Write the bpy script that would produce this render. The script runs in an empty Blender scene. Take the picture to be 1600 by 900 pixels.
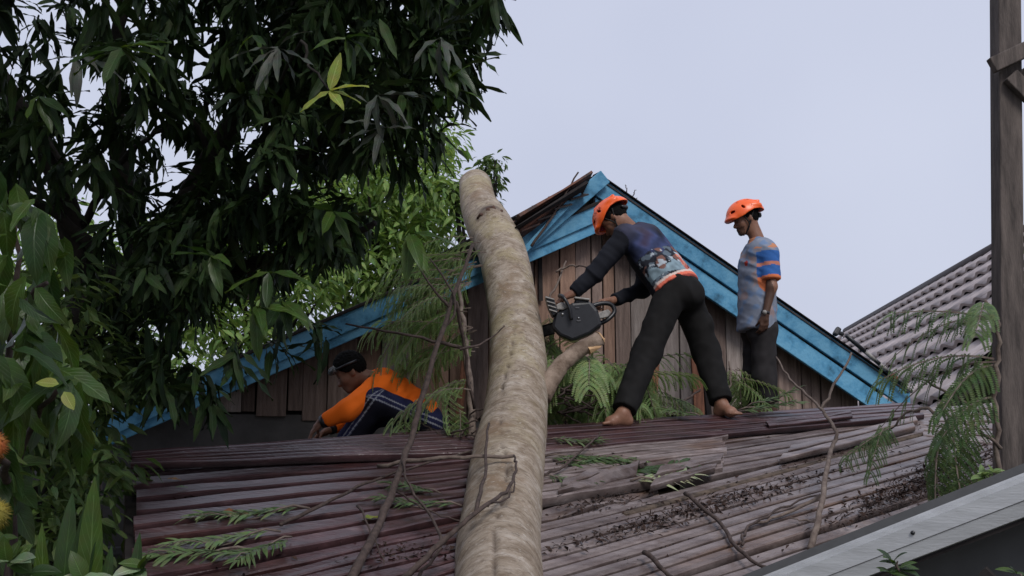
import bpy, bmesh, math, random
import numpy as np
from mathutils import Vector, Matrix, Quaternion, noise as mnoise
random.seed(7); np.random.seed(7)
S = bpy.context.scene
COL = S.collection
# ------------------------------------------------------------------ camera, sky, sun, exposure
F = 1700.0                                  # focal length in pixels of the 1600 px wide photograph
PITCH = math.radians(8.03)
CAM = Vector((0.0, 0.0, 2.2))
cd = bpy.data.cameras.new('camera'); cam = bpy.data.objects.new('camera', cd); COL.objects.link(cam)
cd.sensor_width = 36; cd.lens = 36 * F / 1600; cd.clip_start = .05; cd.clip_end = 3000
cam.location = CAM; cam.rotation_euler = (math.pi / 2 + PITCH, 0, 0); S.camera = cam
SUN_EL, SUN_AZ = math.radians(46), math.radians(158)     # azimuth from +Y towards +X: behind and to the right
W = bpy.data.worlds.new('World'); S.world = W; W.use_nodes = True
nt = W.node_tree; nt.nodes.clear()
out = nt.nodes.new('ShaderNodeOutputWorld'); bg = nt.nodes.new('ShaderNodeBackground')
sky = nt.nodes.new('ShaderNodeTexSky'); sky.sky_type = 'NISHITA'; sky.sun_disc = False
sky.sun_elevation = SUN_EL; sky.sun_rotation = SUN_AZ; sky.air_density = 1.5; sky.dust_density = 3
tc = nt.nodes.new('ShaderNodeTexCoord'); cn = nt.nodes.new('ShaderNodeTexNoise')
cn.inputs['Scale'].default_value = 2.2; cn.inputs['Detail'].default_value = 3
nt.links.new(tc.outputs['Generated'], cn.inputs['Vector'])
cr = nt.nodes.new('ShaderNodeValToRGB')
cr.color_ramp.elements[0].position = .3; cr.color_ramp.elements[0].color = (5.75, 6.15, 7.75, 1)
cr.color_ramp.elements[1].position = .75; cr.color_ramp.elements[1].color = (6.7, 7.1, 8.6, 1)
nt.links.new(cn.outputs['Fac'], cr.inputs['Fac'])
mx = nt.nodes.new('ShaderNodeMix'); mx.data_type = 'RGBA'; mx.inputs['Factor'].default_value = .93   # closed cloud cover
nt.links.new(sky.outputs[0], mx.inputs['A']); nt.links.new(cr.outputs[0], mx.inputs['B'])
nt.links.new(mx.outputs['Result'], bg.inputs['Color']); bg.inputs['Strength'].default_value = .072
nt.links.new(bg.outputs[0], out.inputs['Surface'])
sd = bpy.data.lights.new('sun', 'SUN'); sun = bpy.data.objects.new('sun', sd); COL.objects.link(sun)
sd.energy = 1.5; sd.angle = math.radians(22); sd.color = (1, .97, .93)
sv = Vector((math.sin(SUN_AZ) * math.cos(SUN_EL), math.cos(SUN_AZ) * math.cos(SUN_EL), math.sin(SUN_EL)))
sun.rotation_euler = sv.to_track_quat('Z', 'Y').to_euler()
S.view_settings.view_transform = 'Standard'; S.view_settings.look = 'None'
S.view_settings.exposure = .47; S.view_settings.gamma = 1; S.view_settings.use_curve_mapping = False
S.render.engine = 'CYCLES'
S.cycles.max_bounces = 6; S.cycles.diffuse_bounces = 3; S.cycles.glossy_bounces = 2; S.cycles.transmission_bounces = 3

# ------------------------------------------------------------------ surveying: a sight line of the photograph meets a distance or a plane
ca, sa = math.cos(PITCH), math.sin(PITCH)
def ray(px, py):
    xc, yc = (px - 800) / F, (450 - py) / F
    return Vector((xc, ca - yc * sa, sa + yc * ca))
def P(px, py, Y):
    d = ray(px, py); return CAM + d * (Y / d.y)
def on_plane(px, py, p0, n, lift=0):
    d = ray(px, py); t = (p0 + n * lift - CAM).dot(n) / d.dot(n)
    return CAM + d * t
def plane3(a, b, c):
    n = (b - a).cross(c - a).normalized()
    return n if n.z > 0 else -n

# ------------------------------------------------------------------ materials
def NL(m): return m.node_tree.nodes, m.node_tree.links
def mat(name, c1, c2=None, rough=.7, scale=6, stretch=(1, 1, 1), bump=.15, bscale=None, spec=.3, contrast=(.35, .65), metal=0, c3=None, attr=None, objvar=0, coord='Object', bdist=.01):
    m = bpy.data.materials.new(name); m.use_nodes = True
    n, l = NL(m); b = n['Principled BSDF']
    b.inputs['Roughness'].default_value = rough; b.inputs['Specular IOR Level'].default_value = spec; b.inputs['Metallic'].default_value = metal
    if c2 is None: c2 = tuple(x * .7 for x in c1)
    if coord == 'Object':
        t = n.new('ShaderNodeTexCoord'); src = t.outputs['Object']
    else:
        t = n.new('ShaderNodeAttribute'); t.attribute_name = coord; src = t.outputs['Vector']
    oi = n.new('ShaderNodeObjectInfo')
    mp = n.new('ShaderNodeMapping'); mp.inputs['Scale'].default_value = stretch; l.new(src, mp.inputs['Vector'])
    va = n.new('ShaderNodeVectorMath'); va.operation = 'MULTIPLY_ADD'; va.inputs[1].default_value = (37, 53, 71)
    cx = n.new('ShaderNodeCombineXYZ')
    for k in range(3): l.new(oi.outputs['Random'], cx.inputs[k])
    l.new(cx.outputs[0], va.inputs[0]); l.new(mp.outputs[0], va.inputs[2])
    t1 = n.new('ShaderNodeTexNoise'); t1.inputs['Scale'].default_value = scale; t1.inputs['Detail'].default_value = 8; t1.inputs['Roughness'].default_value = .65
    l.new(va.outputs[0], t1.inputs['Vector'])
    r = n.new('ShaderNodeValToRGB'); e = r.color_ramp.elements
    e[0].position = contrast[0]; e[0].color = (*c2, 1); e[1].position = contrast[1]; e[1].color = (*c1, 1)
    if c3:
        x = e.new(min(.97, contrast[1] + .12)); x.color = (*c3, 1)
    l.new(t1.outputs['Fac'], r.inputs['Fac']); colout = r.outputs['Color']
    if attr:
        a = n.new('ShaderNodeAttribute'); a.attribute_name = attr
        mm = n.new('ShaderNodeMix'); mm.data_type = 'RGBA'; mm.blend_type = 'MULTIPLY'; mm.inputs['Factor'].default_value = 1
        l.new(colout, mm.inputs['A']); l.new(a.outputs['Color'], mm.inputs['B']); colout = mm.outputs['Result']
    if objvar:
        h = n.new('ShaderNodeHueSaturation'); mr = n.new('ShaderNodeMapRange')
        mr.inputs['To Min'].default_value = 1 - objvar; mr.inputs['To Max'].default_value = 1 + objvar
        l.new(oi.outputs['Random'], mr.inputs['Value']); l.new(mr.outputs[0], h.inputs['Value']); l.new(colout, h.inputs['Color']); colout = h.outputs['Color']
    l.new(colout, b.inputs['Base Color'])
    if bump:
        t2 = n.new('ShaderNodeTexNoise'); t2.inputs['Scale'].default_value = bscale or scale * 4; t2.inputs['Detail'].default_value = 6
        l.new(va.outputs[0], t2.inputs['Vector'])
        bp = n.new('ShaderNodeBump'); bp.inputs['Strength'].default_value = bump; bp.inputs['Distance'].default_value = bdist
        l.new(t2.outputs['Fac'], bp.inputs['Height']); l.new(bp.outputs[0], b.inputs['Normal'])
    return m
def leafmat(name, c, c2, rough=.45, trans=.3, tcol=None, spec=.4):
    """leaf: colour varies from leaf to leaf (attribute 'tint' or the object's own random number)"""
    m = bpy.data.materials.new(name); m.use_nodes = True; n, l = NL(m); b = n['Principled BSDF']
    b.inputs['Roughness'].default_value = rough; b.inputs['Specular IOR Level'].default_value = spec
    a = n.new('ShaderNodeAttribute'); a.attribute_name = 'tint'; oi = n.new('ShaderNodeObjectInfo')
    ad = n.new('ShaderNodeMath'); ad.operation = 'ADD'; l.new(a.outputs['Fac'], ad.inputs[0]); l.new(oi.outputs['Random'], ad.inputs[1])
    fr = n.new('ShaderNodeMath'); fr.operation = 'FRACT'; l.new(ad.outputs[0], fr.inputs[0])
    r = n.new('ShaderNodeValToRGB'); e = r.color_ramp.elements; e[0].color = (*c, 1); e[1].color = (*c2, 1); e[0].position = .1; e[1].position = .95
    l.new(fr.outputs[0], r.inputs['Fac'])
    g = n.new('ShaderNodeTexCoord'); nz = n.new('ShaderNodeTexNoise'); nz.inputs['Scale'].default_value = 25; l.new(g.outputs['Object'], nz.inputs['Vector'])
    mm = n.new('ShaderNodeMix'); mm.data_type = 'RGBA'; mm.blend_type = 'OVERLAY'; mm.inputs['Factor'].default_value = .35
    l.new(r.outputs[0], mm.inputs['A']); l.new(nz.outputs['Color'], mm.inputs['B'])
    lv = n.new('ShaderNodeAttribute'); lv.attribute_name = 'lv'; sx_ = n.new('ShaderNodeSeparateXYZ'); l.new(lv.outputs['Vector'], sx_.inputs[0])     # (along, across, 1): midrib and side veins
    ab = n.new('ShaderNodeMath'); ab.operation = 'ABSOLUTE'; l.new(sx_.outputs['Y'], ab.inputs[0])
    q1 = n.new('ShaderNodeMath'); q1.operation = 'MULTIPLY_ADD'; q1.inputs[1].default_value = -.22; l.new(ab.outputs[0], q1.inputs[0]); l.new(sx_.outputs['X'], q1.inputs[2])
    q2 = n.new('ShaderNodeMath'); q2.operation = 'MULTIPLY'; q2.inputs[1].default_value = 70; l.new(q1.outputs[0], q2.inputs[0])
    q3 = n.new('ShaderNodeMath'); q3.operation = 'SINE'; l.new(q2.outputs[0], q3.inputs[0])
    q4 = n.new('ShaderNodeMapRange'); q4.inputs['From Min'].default_value = .8; q4.inputs['To Max'].default_value = .45; l.new(q3.outputs[0], q4.inputs['Value'])
    q5 = n.new('ShaderNodeMapRange'); q5.inputs['From Min'].default_value = .10; q5.inputs['From Max'].default_value = .02; q5.inputs['To Max'].default_value = .9; l.new(ab.outputs[0], q5.inputs['Value'])
    q6 = n.new('ShaderNodeMath'); q6.operation = 'MAXIMUM'; l.new(q4.outputs[0], q6.inputs[0]); l.new(q5.outputs[0], q6.inputs[1])
    q7 = n.new('ShaderNodeMath'); q7.operation = 'MULTIPLY'; l.new(q6.outputs[0], q7.inputs[0]); l.new(sx_.outputs['Z'], q7.inputs[1])
    vh = n.new('ShaderNodeHueSaturation'); vh.inputs['Value'].default_value = 1.9; vh.inputs['Saturation'].default_value = .85; l.new(mm.outputs['Result'], vh.inputs['Color'])
    mv = n.new('ShaderNodeMix'); mv.data_type = 'RGBA'; l.new(q7.outputs[0], mv.inputs['Factor']); l.new(mm.outputs['Result'], mv.inputs['A']); l.new(vh.outputs[0], mv.inputs['B']); mm = mv
    bp = n.new('ShaderNodeBump'); bp.inputs['Strength'].default_value = .4; bp.inputs['Distance'].default_value = .004; bp.invert = True; l.new(q7.outputs[0], bp.inputs['Height']); l.new(bp.outputs[0], b.inputs['Normal'])
    l.new(mm.outputs['Result'], b.inputs['Base Color'])
    tr = n.new('ShaderNodeBsdfTranslucent'); ms = n.new('ShaderNodeMixShader'); ms.inputs[0].default_value = trans
    hs = n.new('ShaderNodeHueSaturation'); hs.inputs['Value'].default_value = 1.5; hs.inputs['Saturation'].default_value = 1.1; hs.inputs['Hue'].default_value = .485
    l.new(mm.outputs['Result'], hs.inputs['Color']); l.new(hs.outputs[0], tr.inputs['Color'])
    l.new(b.outputs[0], ms.inputs[1]); l.new(tr.outputs[0], ms.inputs[2]); l.new(ms.outputs[0], n['Material Output'].inputs['Surface'])
    return m
def colmat(name, rough=.85, spec=.15, bump=.25, bscale=220):
    """cloth dyed or printed by the mesh's colour attribute 'print'"""
    m = bpy.data.materials.new(name); m.use_nodes = True; n, l = NL(m); b = n['Principled BSDF']
    b.inputs['Roughness'].default_value = rough; b.inputs['Specular IOR Level'].default_value = spec
    a = n.new('ShaderNodeAttribute'); a.attribute_name = 'print'; l.new(a.outputs['Color'], b.inputs['Base Color'])
    t = n.new('ShaderNodeTexCoord'); z = n.new('ShaderNodeTexNoise'); z.inputs['Scale'].default_value = bscale; l.new(t.outputs['Object'], z.inputs['Vector'])
    bp = n.new('ShaderNodeBump'); bp.inputs['Strength'].default_value = bump; bp.inputs['Distance'].default_value = .002
    l.new(z.outputs['Fac'], bp.inputs['Height']); l.new(bp.outputs[0], b.inputs['Normal'])
    return m

# ------------------------------------------------------------------ object helpers
ORG = {}                                     # world place of each object's own axes (things never rotate their Empty)
def root(name, loc, label, cat, group=None):
    o = bpy.data.objects.new(name, None); COL.objects.link(o); o.location = loc; o.empty_display_size = .1
    o['label'] = label; o['category'] = cat
    if group: o['group'] = group
    ORG[o.name] = Vector(loc); return o
def tag(o, label, cat, group=None):
    o['label'] = label; o['category'] = cat
    if group: o['group'] = group
    return o
def newmesh(name, V, Fc, mats, smooth=True, mi=None):
    me = bpy.data.meshes.new(name)
    V = [tuple(v) for v in V] if not isinstance(V, np.ndarray) else V
    if isinstance(V, np.ndarray) and isinstance(Fc, np.ndarray):
        k = Fc.shape[1]; me.vertices.add(len(V)); me.vertices.foreach_set('co', V.astype(np.float32).ravel())
        me.loops.add(Fc.size); me.loops.foreach_set('vertex_index', Fc.astype(np.int32).ravel())
        me.polygons.add(len(Fc)); me.polygons.foreach_set('loop_start', np.arange(0, Fc.size, k, dtype=np.int32))
        me.update(calc_edges=True)
    else:
        me.from_pydata(V, [], Fc)
    for m in (mats if isinstance(mats, (list, tuple)) else [mats]): me.materials.append(m)
    if mi is not None: me.polygons.foreach_set('material_index', np.asarray(mi, dtype=np.int32))
    if smooth: me.polygons.foreach_set('use_smooth', np.ones(len(me.polygons), dtype=bool))
    me.update(); return me
def obj(name, V, Fc, m, parent=None, smooth=True, loc=None, mi=None):
    """V in world coordinates"""
    o0 = ORG[parent.name] if parent else (Vector(loc) if loc is not None else Vector(np.mean(np.asarray([tuple(v) for v in V]), axis=0)))
    A = np.asarray([tuple(v) for v in V], dtype=float) if not isinstance(V, np.ndarray) else V.astype(float)
    A = A - np.array(o0)
    me = newmesh(name, A if isinstance(Fc, np.ndarray) else [tuple(a) for a in A], Fc, m, smooth, mi)
    o = bpy.data.objects.new(name, me); COL.objects.link(o)
    if parent: o.parent = parent
    else: o.location = o0
    ORG[o.name] = Vector(o0); return o
def inst(name, me, M4, parent=None):
    o = bpy.data.objects.new(name, me); COL.objects.link(o)
    if parent:
        o.parent = parent; o.matrix_basis = Matrix.Translation(-ORG[parent.name]) @ M4
    else: o.matrix_basis = M4
    ORG[o.name] = M4.to_translation(); return o
def frame(pos, x, up, s=1.0, flat=False):
    """matrix with X along x, Z as near to up as possible"""
    x = Vector(x).normalized(); up = Vector(up); y = up.cross(x)
    if y.length < 1e-4: y = Vector((0, 1, 0)).cross(x)
    y.normalize(); z = x.cross(y)
    sv = Vector((s, s, s)) if not isinstance(s, (tuple, list)) else Vector(s)
    M4 = Matrix(((x.x * sv.x, y.x * sv.y, z.x * sv.z, pos[0]), (x.y * sv.x, y.y * sv.y, z.y * sv.z, pos[1]), (x.z * sv.x, y.z * sv.y, z.z * sv.z, pos[2]), (0, 0, 0, 1)))
    return M4
class MB:
    def __init__(s): s.V = []; s.F = []
    def quadbox(s, c8):
        k = len(s.V); s.V += [Vector(c) for c in c8]
        s.F += [[k + i for i in f] for f in ((0, 3, 2, 1), (4, 5, 6, 7), (0, 1, 5, 4), (1, 2, 6, 5), (2, 3, 7, 6), (3, 0, 4, 7))]
    def bar(s, a, b, up, w, h):
        """bar from a to b, h along up, w across"""
        a, b, up = Vector(a), Vector(b), Vector(up); d = (b - a).normalized(); x = d.cross(up).normalized(); u = x.cross(d).normalized()
        c = [(-w / 2, -h / 2), (w / 2, -h / 2), (w / 2, h / 2), (-w / 2, h / 2)]
        s.quadbox([a + x * i + u * j for i, j in c] + [b + x * i + u * j for i, j in c])
    def prism(s, poly, ext):
        """closed polygon (world points) pushed along ext"""
        k = len(s.V); n = len(poly); s.V += [Vector(p) for p in poly] + [Vector(p) + Vector(ext) for p in poly]
        s.F += [[k + i for i in range(n)][::-1], [k + n + i for i in range(n)]] + [[k + i, k + (i + 1) % n, k + n + (i + 1) % n, k + n + i] for i in range(n)]
    def tube(s, pts, rad, seg=8, cap=True):
        V, Fc = tube(pts, rad, seg, cap); k = len(s.V); s.V += V; s.F += [[k + i for i in f] for f in Fc]
    def build(s, name, m, parent=None, smooth=False, bev=0, loc=None):
        o = obj(name, s.V, s.F, m, parent, smooth, loc)
        if bev:
            b = o.modifiers.new('bevel', 'BEVEL'); b.width = bev; b.segments = 2; b.limit_method = 'ANGLE'
        return o
def spline(pts, n):
    """Catmull-Rom through points; n samples per span"""
    p = [np.array(tuple(q), float) for q in pts]; p = [2 * p[0] - p[1]] + p + [2 * p[-1] - p[-2]]; o = []
    for i in range(1, len(p) - 2):
        for k in range(n):
            t = k / n; a, b, c, d = p[i - 1:i + 3]
            o.append(.5 * (2 * b + (c - a) * t + (2 * a - 5 * b + 4 * c - d) * t * t + (3 * b - a - 3 * c + d) * t ** 3))
    o.append(p[-2]); return o
def tube(pts, rad, seg=8, cap=True, jit=0.0):
    pts = [Vector(tuple(p)) for p in pts]; n = len(pts)
    if not hasattr(rad, '__len__'): rad = [rad] * n
    V, Fc = [], []; ref = None
    for i, p in enumerate(pts):
        d = (pts[min(i + 1, n - 1)] - pts[max(i - 1, 0)]).normalized()
        if ref is None: ref = d.orthogonal().normalized()
        ref = (ref - d * ref.dot(d)).normalized(); y = d.cross(ref)
        for k in range(seg):
            a = 2 * math.pi * k / seg; r = rad[i] * (1 + random.uniform(-jit, jit)); V.append(p + ref * (math.cos(a) * r) + y * (math.sin(a) * r))
    for i in range(n - 1):
        for k in range(seg):
            Fc.append([i * seg + k, i * seg + (k + 1) % seg, (i + 1) * seg + (k + 1) % seg, (i + 1) * seg + k])
    if cap: Fc += [list(range(seg))[::-1], [(n - 1) * seg + k for k in range(seg)]]
    return V, Fc
def branch(name, stations, r0, r1, m, parent=None, seg=7, n=5, jit=.08, wob=.01):
    pts = spline(stations, n); N = len(pts)
    pts = [Vector(tuple(p)) + Vector((random.uniform(-wob, wob), random.uniform(-wob, wob), random.uniform(-wob, wob))) for p in pts]
    V, Fc = tube(pts, [r0 + (r1 - r0) * i / (N - 1) for i in range(N)], seg, True, jit)
    return obj(name, V, Fc, m, parent, True)

# ------------------------------------------------------------------ materials used
M_ground = mat('ground_soil', (.09, .075, .05), (.05, .06, .03), .95, 1.5)
M_blue = mat('blue_paint', (.075, .25, .41), (.025, .09, .145), .6, 6, (1, 1, 1), .4, 40, contrast=(.30, .46), c3=(.12, .32, .48), objvar=.15)
M_plank = mat('plank_wood', (.27, .20, .17), (.11, .077, .066), .85, 5, (6, 6, .6), .5, 40, contrast=(.3, .7), c3=(.35, .29, .26), objvar=.45)
M_plankwarm = mat('warm_plank_wood', (.29, .185, .135), (.13, .078, .058), .85, 5, (6, 6, .6), .5, 40, contrast=(.3, .7), c3=(.36, .27, .22), objvar=.4)
M_plankpale = mat('bleached_plank_wood', (.33, .285, .26), (.15, .12, .108), .85, 5, (6, 6, .6), .5, 40, contrast=(.3, .7), c3=(.42, .38, .35), objvar=.3)
M_plankred = mat('plank_wood_split', (.34, .15, .085), (.16, .07, .045), .8, 5, (6, 6, .6), .5, 40, objvar=.2)
M_dark = mat('dark_timber', (.03, .025, .024), (.015, .012, .012), .9, 8)
M_cement = mat('cement_board', (.105, .10, .10), (.07, .066, .066), .9, 4, bump=.2)
M_rust = mat('rusty_roofing', (.20, .09, .06), (.06, .045, .042), .8, 6, contrast=(.4, .6), c3=(.30, .13, .08))
M_oldroof = mat('old_house_roofing', (.07, .06, .06), (.035, .03, .03), .8, 5)
M_roofR = mat('weathered_roof_sheet', (.23, .19, .183), (.085, .058, .054), .30, 4, (.5, 2, 2), .35, 30, .55, (.32, .62), c3=(.34, .30, .295), objvar=.15, attr='sheet_tone')
M_roofM = mat('maroon_roof_sheet', (.092, .046, .050), (.034, .017, .019), .28, 4, (.5, 2, 2), .35, 30, .55, (.32, .62), c3=(.19, .125, .13), objvar=.12, attr='sheet_tone')
M_rotten = mat('rotten_timber', (.13, .095, .07), (.035, .026, .02), .9, 10, (1, 1, 1), .7, 40)
M_tile = mat('roof_tile_glaze', (.42, .355, .34), (.27, .22, .21), .5, 5, (1, 1, 1), .2, 30, .4, objvar=.1)
M_tilecap = mat('ridge_cap', (.06, .045, .045), (.04, .03, .03), .6, 5)
M_galv = mat('galvanised_flashing', (.47, .48, .49), (.33, .335, .34), .42, 2.5, (1, 1, 6), .15, 30, .5, (.35, .7), metal=.1)
M_soffit = mat('grey_soffit', (.12, .122, .125), (.09, .09, .093), .8, 4)
M_post = mat('grey_post_wood', (.135, .11, .098), (.045, .037, .034), .85, 4, (5, 5, .7), .5, 40, contrast=(.35, .65))
M_bark = None
M_twig = mat('twig_bark', (.085, .06, .052), (.035, .025, .022), .85, 30)
M_twigp = mat('pale_twig_bark', (.19, .15, .125), (.09, .065, .055), .85, 20)
M_limb = mat('limb_bark', (.026, .022, .018), (.011, .009, .008), .9, 12, bump=.5)
M_wood = mat('fresh_cut_wood', (.55, .36, .20), (.40, .24, .13), .8, 20)
M_litter = mat('leaf_litter', (.055, .03, .022), (.02, .013, .011), .9, 15, objvar=.2)
M_orange = mat('helmet_plastic', (.92, .14, .025), (.85, .115, .02), .33, 6, bump=.02, spec=.5)
M_inner = mat('helmet_lining', (.40, .02, .03), (.25, .015, .02), .7)
M_black = mat('black_plastic', (.015, .016, .02), (.010, .010, .013), .4, 20, bump=.05, spec=.5)
M_white = mat('white_plastic', (.36, .34, .32), (.20, .19, .18), .5, 20)
M_steel = mat('steel_bar', (.35, .35, .36), (.2, .2, .21), .35, 20, metal=.8)
M_strap = mat('strap_webbing', (.02, .018, .018), (.012, .011, .011), .8)
M_hair = mat('black_hair', (.006, .0055, .0055), (.003, .003, .003), .85, 60, (1, 1, 1), .3, 200, .1)
M_skin = mat('skin', (.25, .125, .08), (.18, .085, .055), .5, 12, bump=.08, spec=.35, attr='print')
M_eye = mat('eye', (.3, .28, .26), (.02, .015, .012), .2, 60)
M_cloth = colmat('printed_cloth')
M_grille = mat('grey_metal_fence', (.06, .06, .066), (.04, .04, .044), .6, 5)
L_mango = leafmat('mango_leaf', (.009, .018, .008), (.030, .054, .016), .5, .14, spec=.13)
L_mangoyoung = leafmat('young_mango_leaf', (.20, .27, .045), (.28, .33, .07), .45, .4)
L_mangogrey = leafmat('grey_mango_leaf', (.036, .046, .032), (.06, .068, .052), .5, .12)
L_back = leafmat('background_leaf', (.075, .145, .032), (.21, .31, .075), .5, .35)
L_backdark = leafmat('understory_leaf', (.035, .065, .02), (.09, .14, .035), .6, .35)
L_shrub = leafmat('shrub_leaf', (.018, .043, .009), (.055, .10, .016), .38, .3, spec=.35)
L_frond = leafmat('pinnate_leaf', (.14, .21, .075), (.24, .32, .13), .55, .35)
L_pale = leafmat('pale_leaf', (.13, .19, .10), (.24, .30, .18), .5, .3)
L_dry = leafmat('dry_leaf', (.22, .09, .04), (.34, .18, .08), .7, .1)
L_yellow = leafmat('yellow_leaf', (.17, .20, .03), (.24, .26, .05), .5, .3)
# ------------------------------------------------------------------ ground
g = obj('ground', [(-400, -100, 0), (400, -100, 0), (400, 900, 0), (-400, 900, 0)], [[0, 1, 2, 3]], M_ground, None, False, (0, 0, 0)); g['kind'] = 'structure'

# ------------------------------------------------------------------ wooden house with the blue barge boards
TH = math.radians(22)
GA = P(928, 272, 9.0)                                     # apex
GX = Vector((math.cos(TH), math.sin(TH), 0)); GN = Vector((-math.sin(TH), math.cos(TH), 0))   # along the gable, into the house
def G(px, py, lift=0): return on_plane(px, py, GA, GN, lift)
house = root('wooden_house', (GA.x, GA.y, 0), 'weathered wooden house with plank gable and peeling blue barge boards', 'house')
def board(px0, py0, px1, py1, lo0, lo1, d0, d1, name, m, par=house):
    """a board on the gable: top edge from pixel 0 to pixel 1, lo = drop in metres, between depths d0 and d1 of the gable plane"""
    a, b = G(px0, py0), G(px1, py1); u = Vector((0, 0, -1)); b2 = MB()
    n0, n1 = GN * d0, GN * d1
    b2.quadbox([a + n0, b + n0, b + u * lo1 + n0, a + u * lo0 + n0, a + n1, b + n1, b + u * lo1 + n1, a + u * lo0 + n1])
    return b2.build(name, m, par, False, .006)
# left rake, two courses
board(936, 317, 136, 660, .155, .17, -.05, -.015, 'barge_board', M_blue)
board(936, 344, 136, 685, .10, .12, -.025, .01, 'barge_board', M_blue)
board(936, 314, 136, 657, .03, .03, -.07, .02, 'roof_edge_batten', M_dark)
# right rake, two courses, upper standing proud
board(928, 274, 1416, 612, .19, .19, -.05, -.015, 'barge_board', M_blue)
board(928, 309, 1404, 638, .20, .19, -.025, .01, 'barge_board', M_blue)
board(928, 272, 1418, 611, .012, .012, -.08, .03, 'roof_edge_batten', M_dark)
# sprung upper board on the left of the apex, a dark sheet for the gap's shade, the post
a, b = G(945, 276, -.10), G(806, 396, -.06); u = Vector((-.6, 0, -.8))
b2 = MB(); b2.bar(a, b, Vector((0, 0, 1)), .035, .125); b2.build('sprung_barge_board', M_blue, house, False, .006)
a, b = G(905, 300, -.16), G(800, 412, -.12); b2 = MB(); b2.bar(a, b, Vector((0, 0, 1)), .03, .05); b2.build('sprung_batten', M_blue, house, False, .006)
a, b = G(929, 276, .0), G(929, 345, .0); b2 = MB(); b2.bar(a, b, GN, .05, .04); b2.build('king_post', M_dark, house, False, .004)
b2 = MB(); b2.prism([G(940, 275, .09), G(930, 330, .09), G(800, 395, .09), G(800, 390, .09)], GN * .02); b2.build('gap_shade_backing', M_dark, house)
for (p0, q0, p1, q1, lf, w, m) in ((915, 289, 806, 355, -.02, .30, M_rust), (912, 296, 800, 364, .05, .22, M_oldroof), (908, 305, 806, 374, -.08, .10, M_dark), (900, 312, 800, 388, .0, .2, M_rust)):
    a, b = G(p0, q0, lf), G(p1, q1, lf); b2 = MB(); b2.bar(a, b, GN * .3 + Vector((0, 0, 1)), .45, .018 + .01 * random.random())
    for k in range(4, 8): b2.V[k] += Vector((random.uniform(-.05, .05), 0, random.uniform(-.03, .03)))
    b2.build('broken_roof_piece', m, house)
for k in range(4):
    t = .12 + .22 * k; a = G(915 - 115 * t, 294 + 68 * t, -.03); b2 = MB(); b2.bar(a, a + GX * -.16 + Vector((0, -.02, -.07 + random.uniform(-.02, .02))), Vector((0, -.3, 1)), .34, .012); b2.build('broken_roof_piece', random.choice([M_rust, M_oldroof]), house)
# roof slopes running back
for (p0, q0, p1, q1) in ((930, 273, 1420, 612), (930, 316, 130, 660)):
    a, b = G(p0, q0, -.06), G(p1, q1, -.06); b2 = MB(); n = GN * 6.5; dz = Vector((0, 0, -.014))
    b2.quadbox([a, b, b + dz, a + dz, a + n, b + n, b + n + dz, a + n + dz]); b2.build('roof', M_oldroof, house)
# planks
WD = .22                                                  # the wall stands this far behind the boards
def rake_z(s):
    def line(pa, pb):
        A_, B_ = pa - GA, pb - GA; sa_, sb_ = A_.dot(GX), B_.dot(GX); return pa.z + (s - sa_) / (sb_ - sa_) * (pb.z - pa.z)
    return min(line(G(936, 322), G(136, 665)), line(G(928, 280), G(1416, 618)) )
sL, sR = (G(165, 690) - GA).dot(GX), (G(1385, 630) - GA).dot(GX)
PB = 2.37
s = sL; pk = 0
wid = random.Random(4)
def gp(s, z, d): return Vector((GA.x, GA.y, 0)) + GX * s + GN * d + Vector((0, 0, z))
def plank_s(px, py): return (G(px, py, WD) - GA).dot(GX)
s_dark = plank_s(1010, 560); s_dk2 = plank_s(1075, 560)
while s < sR:
    w = wid.choice([.11, .15, .19, .23, .25]); e = min(s + w - wid.uniform(.004, .016), sR); sp = wid.random()
    zb = PB + (wid.uniform(-.02, .06)); d = WD - .035 + wid.uniform(-.012, .012)
    zt0, zt1 = rake_z(s) - .03, rake_z(e) - .03
    if min(zt0, zt1) > zb + .04:
        b2 = MB(); t = .022; sk = wid.uniform(-.008, .008)
        b2.quadbox([gp(s + sk, zb, d), gp(e + sk, zb, d), gp(e, zt1, d), gp(s, zt0, d), gp(s + sk, zb, d + t), gp(e + sk, zb, d + t), gp(e, zt1, d + t), gp(s, zt0, d + t)])
        b2.build('plank', M_plankwarm if sp < .22 else M_plankpale if sp > .78 else M_plank, house, False, .004); pk += 1
    s += w
for (x0, y0, x1, y1, w, m) in ((1003, 650, 1012, 520, .05, M_dark), (1018, 648, 1026, 538, .085, M_plankred), (1093, 648, 1088, 560, .10, M_plankred), (1108, 648, 1100, 575, .05, M_dark), (716, 662, 728, 560, .06, M_plankred), (845, 470, 843, 380, .035, M_dark)):
    a, b = G(x0, y0, WD - .065), G(x1, y1, WD - .065); b2 = MB(); b2.bar(a, b, GX, .012, w)
    for k in (4, 7): b2.V[k] += Vector((.0, 0, .06))
    b2.build('torn_plank' if m is M_plankred else 'gap_shade_strip', m, house)  # dark strips laid over the planks stand for shaded slits
b2 = MB(); poly = [gp(sL + .3, PB, WD + .05), gp(sR - .3, PB, WD + .05), gp(sR - .3, rake_z(sR - .3) - .2, WD + .05), gp(0, rake_z(0) - .2, WD + .05), gp(sL + .3, rake_z(sL + .3) - .06, WD + .05)]
b2.prism(poly, GN * .03); b2.build('inner_lining', M_dark, house)
b2 = MB(); b2.quadbox([gp(sL, 0, WD - .01), gp(sR, 0, WD - .01), gp(sR, PB + .03, WD - .01), gp(sL, PB + .03, WD - .01)] + [gp(sL, 0, WD + .1), gp(sR, 0, WD + .1), gp(sR, PB + .03, WD + .1), gp(sL, PB + .03, WD + .1)]); b2.build('cement_wall', M_cement, house)
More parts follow.
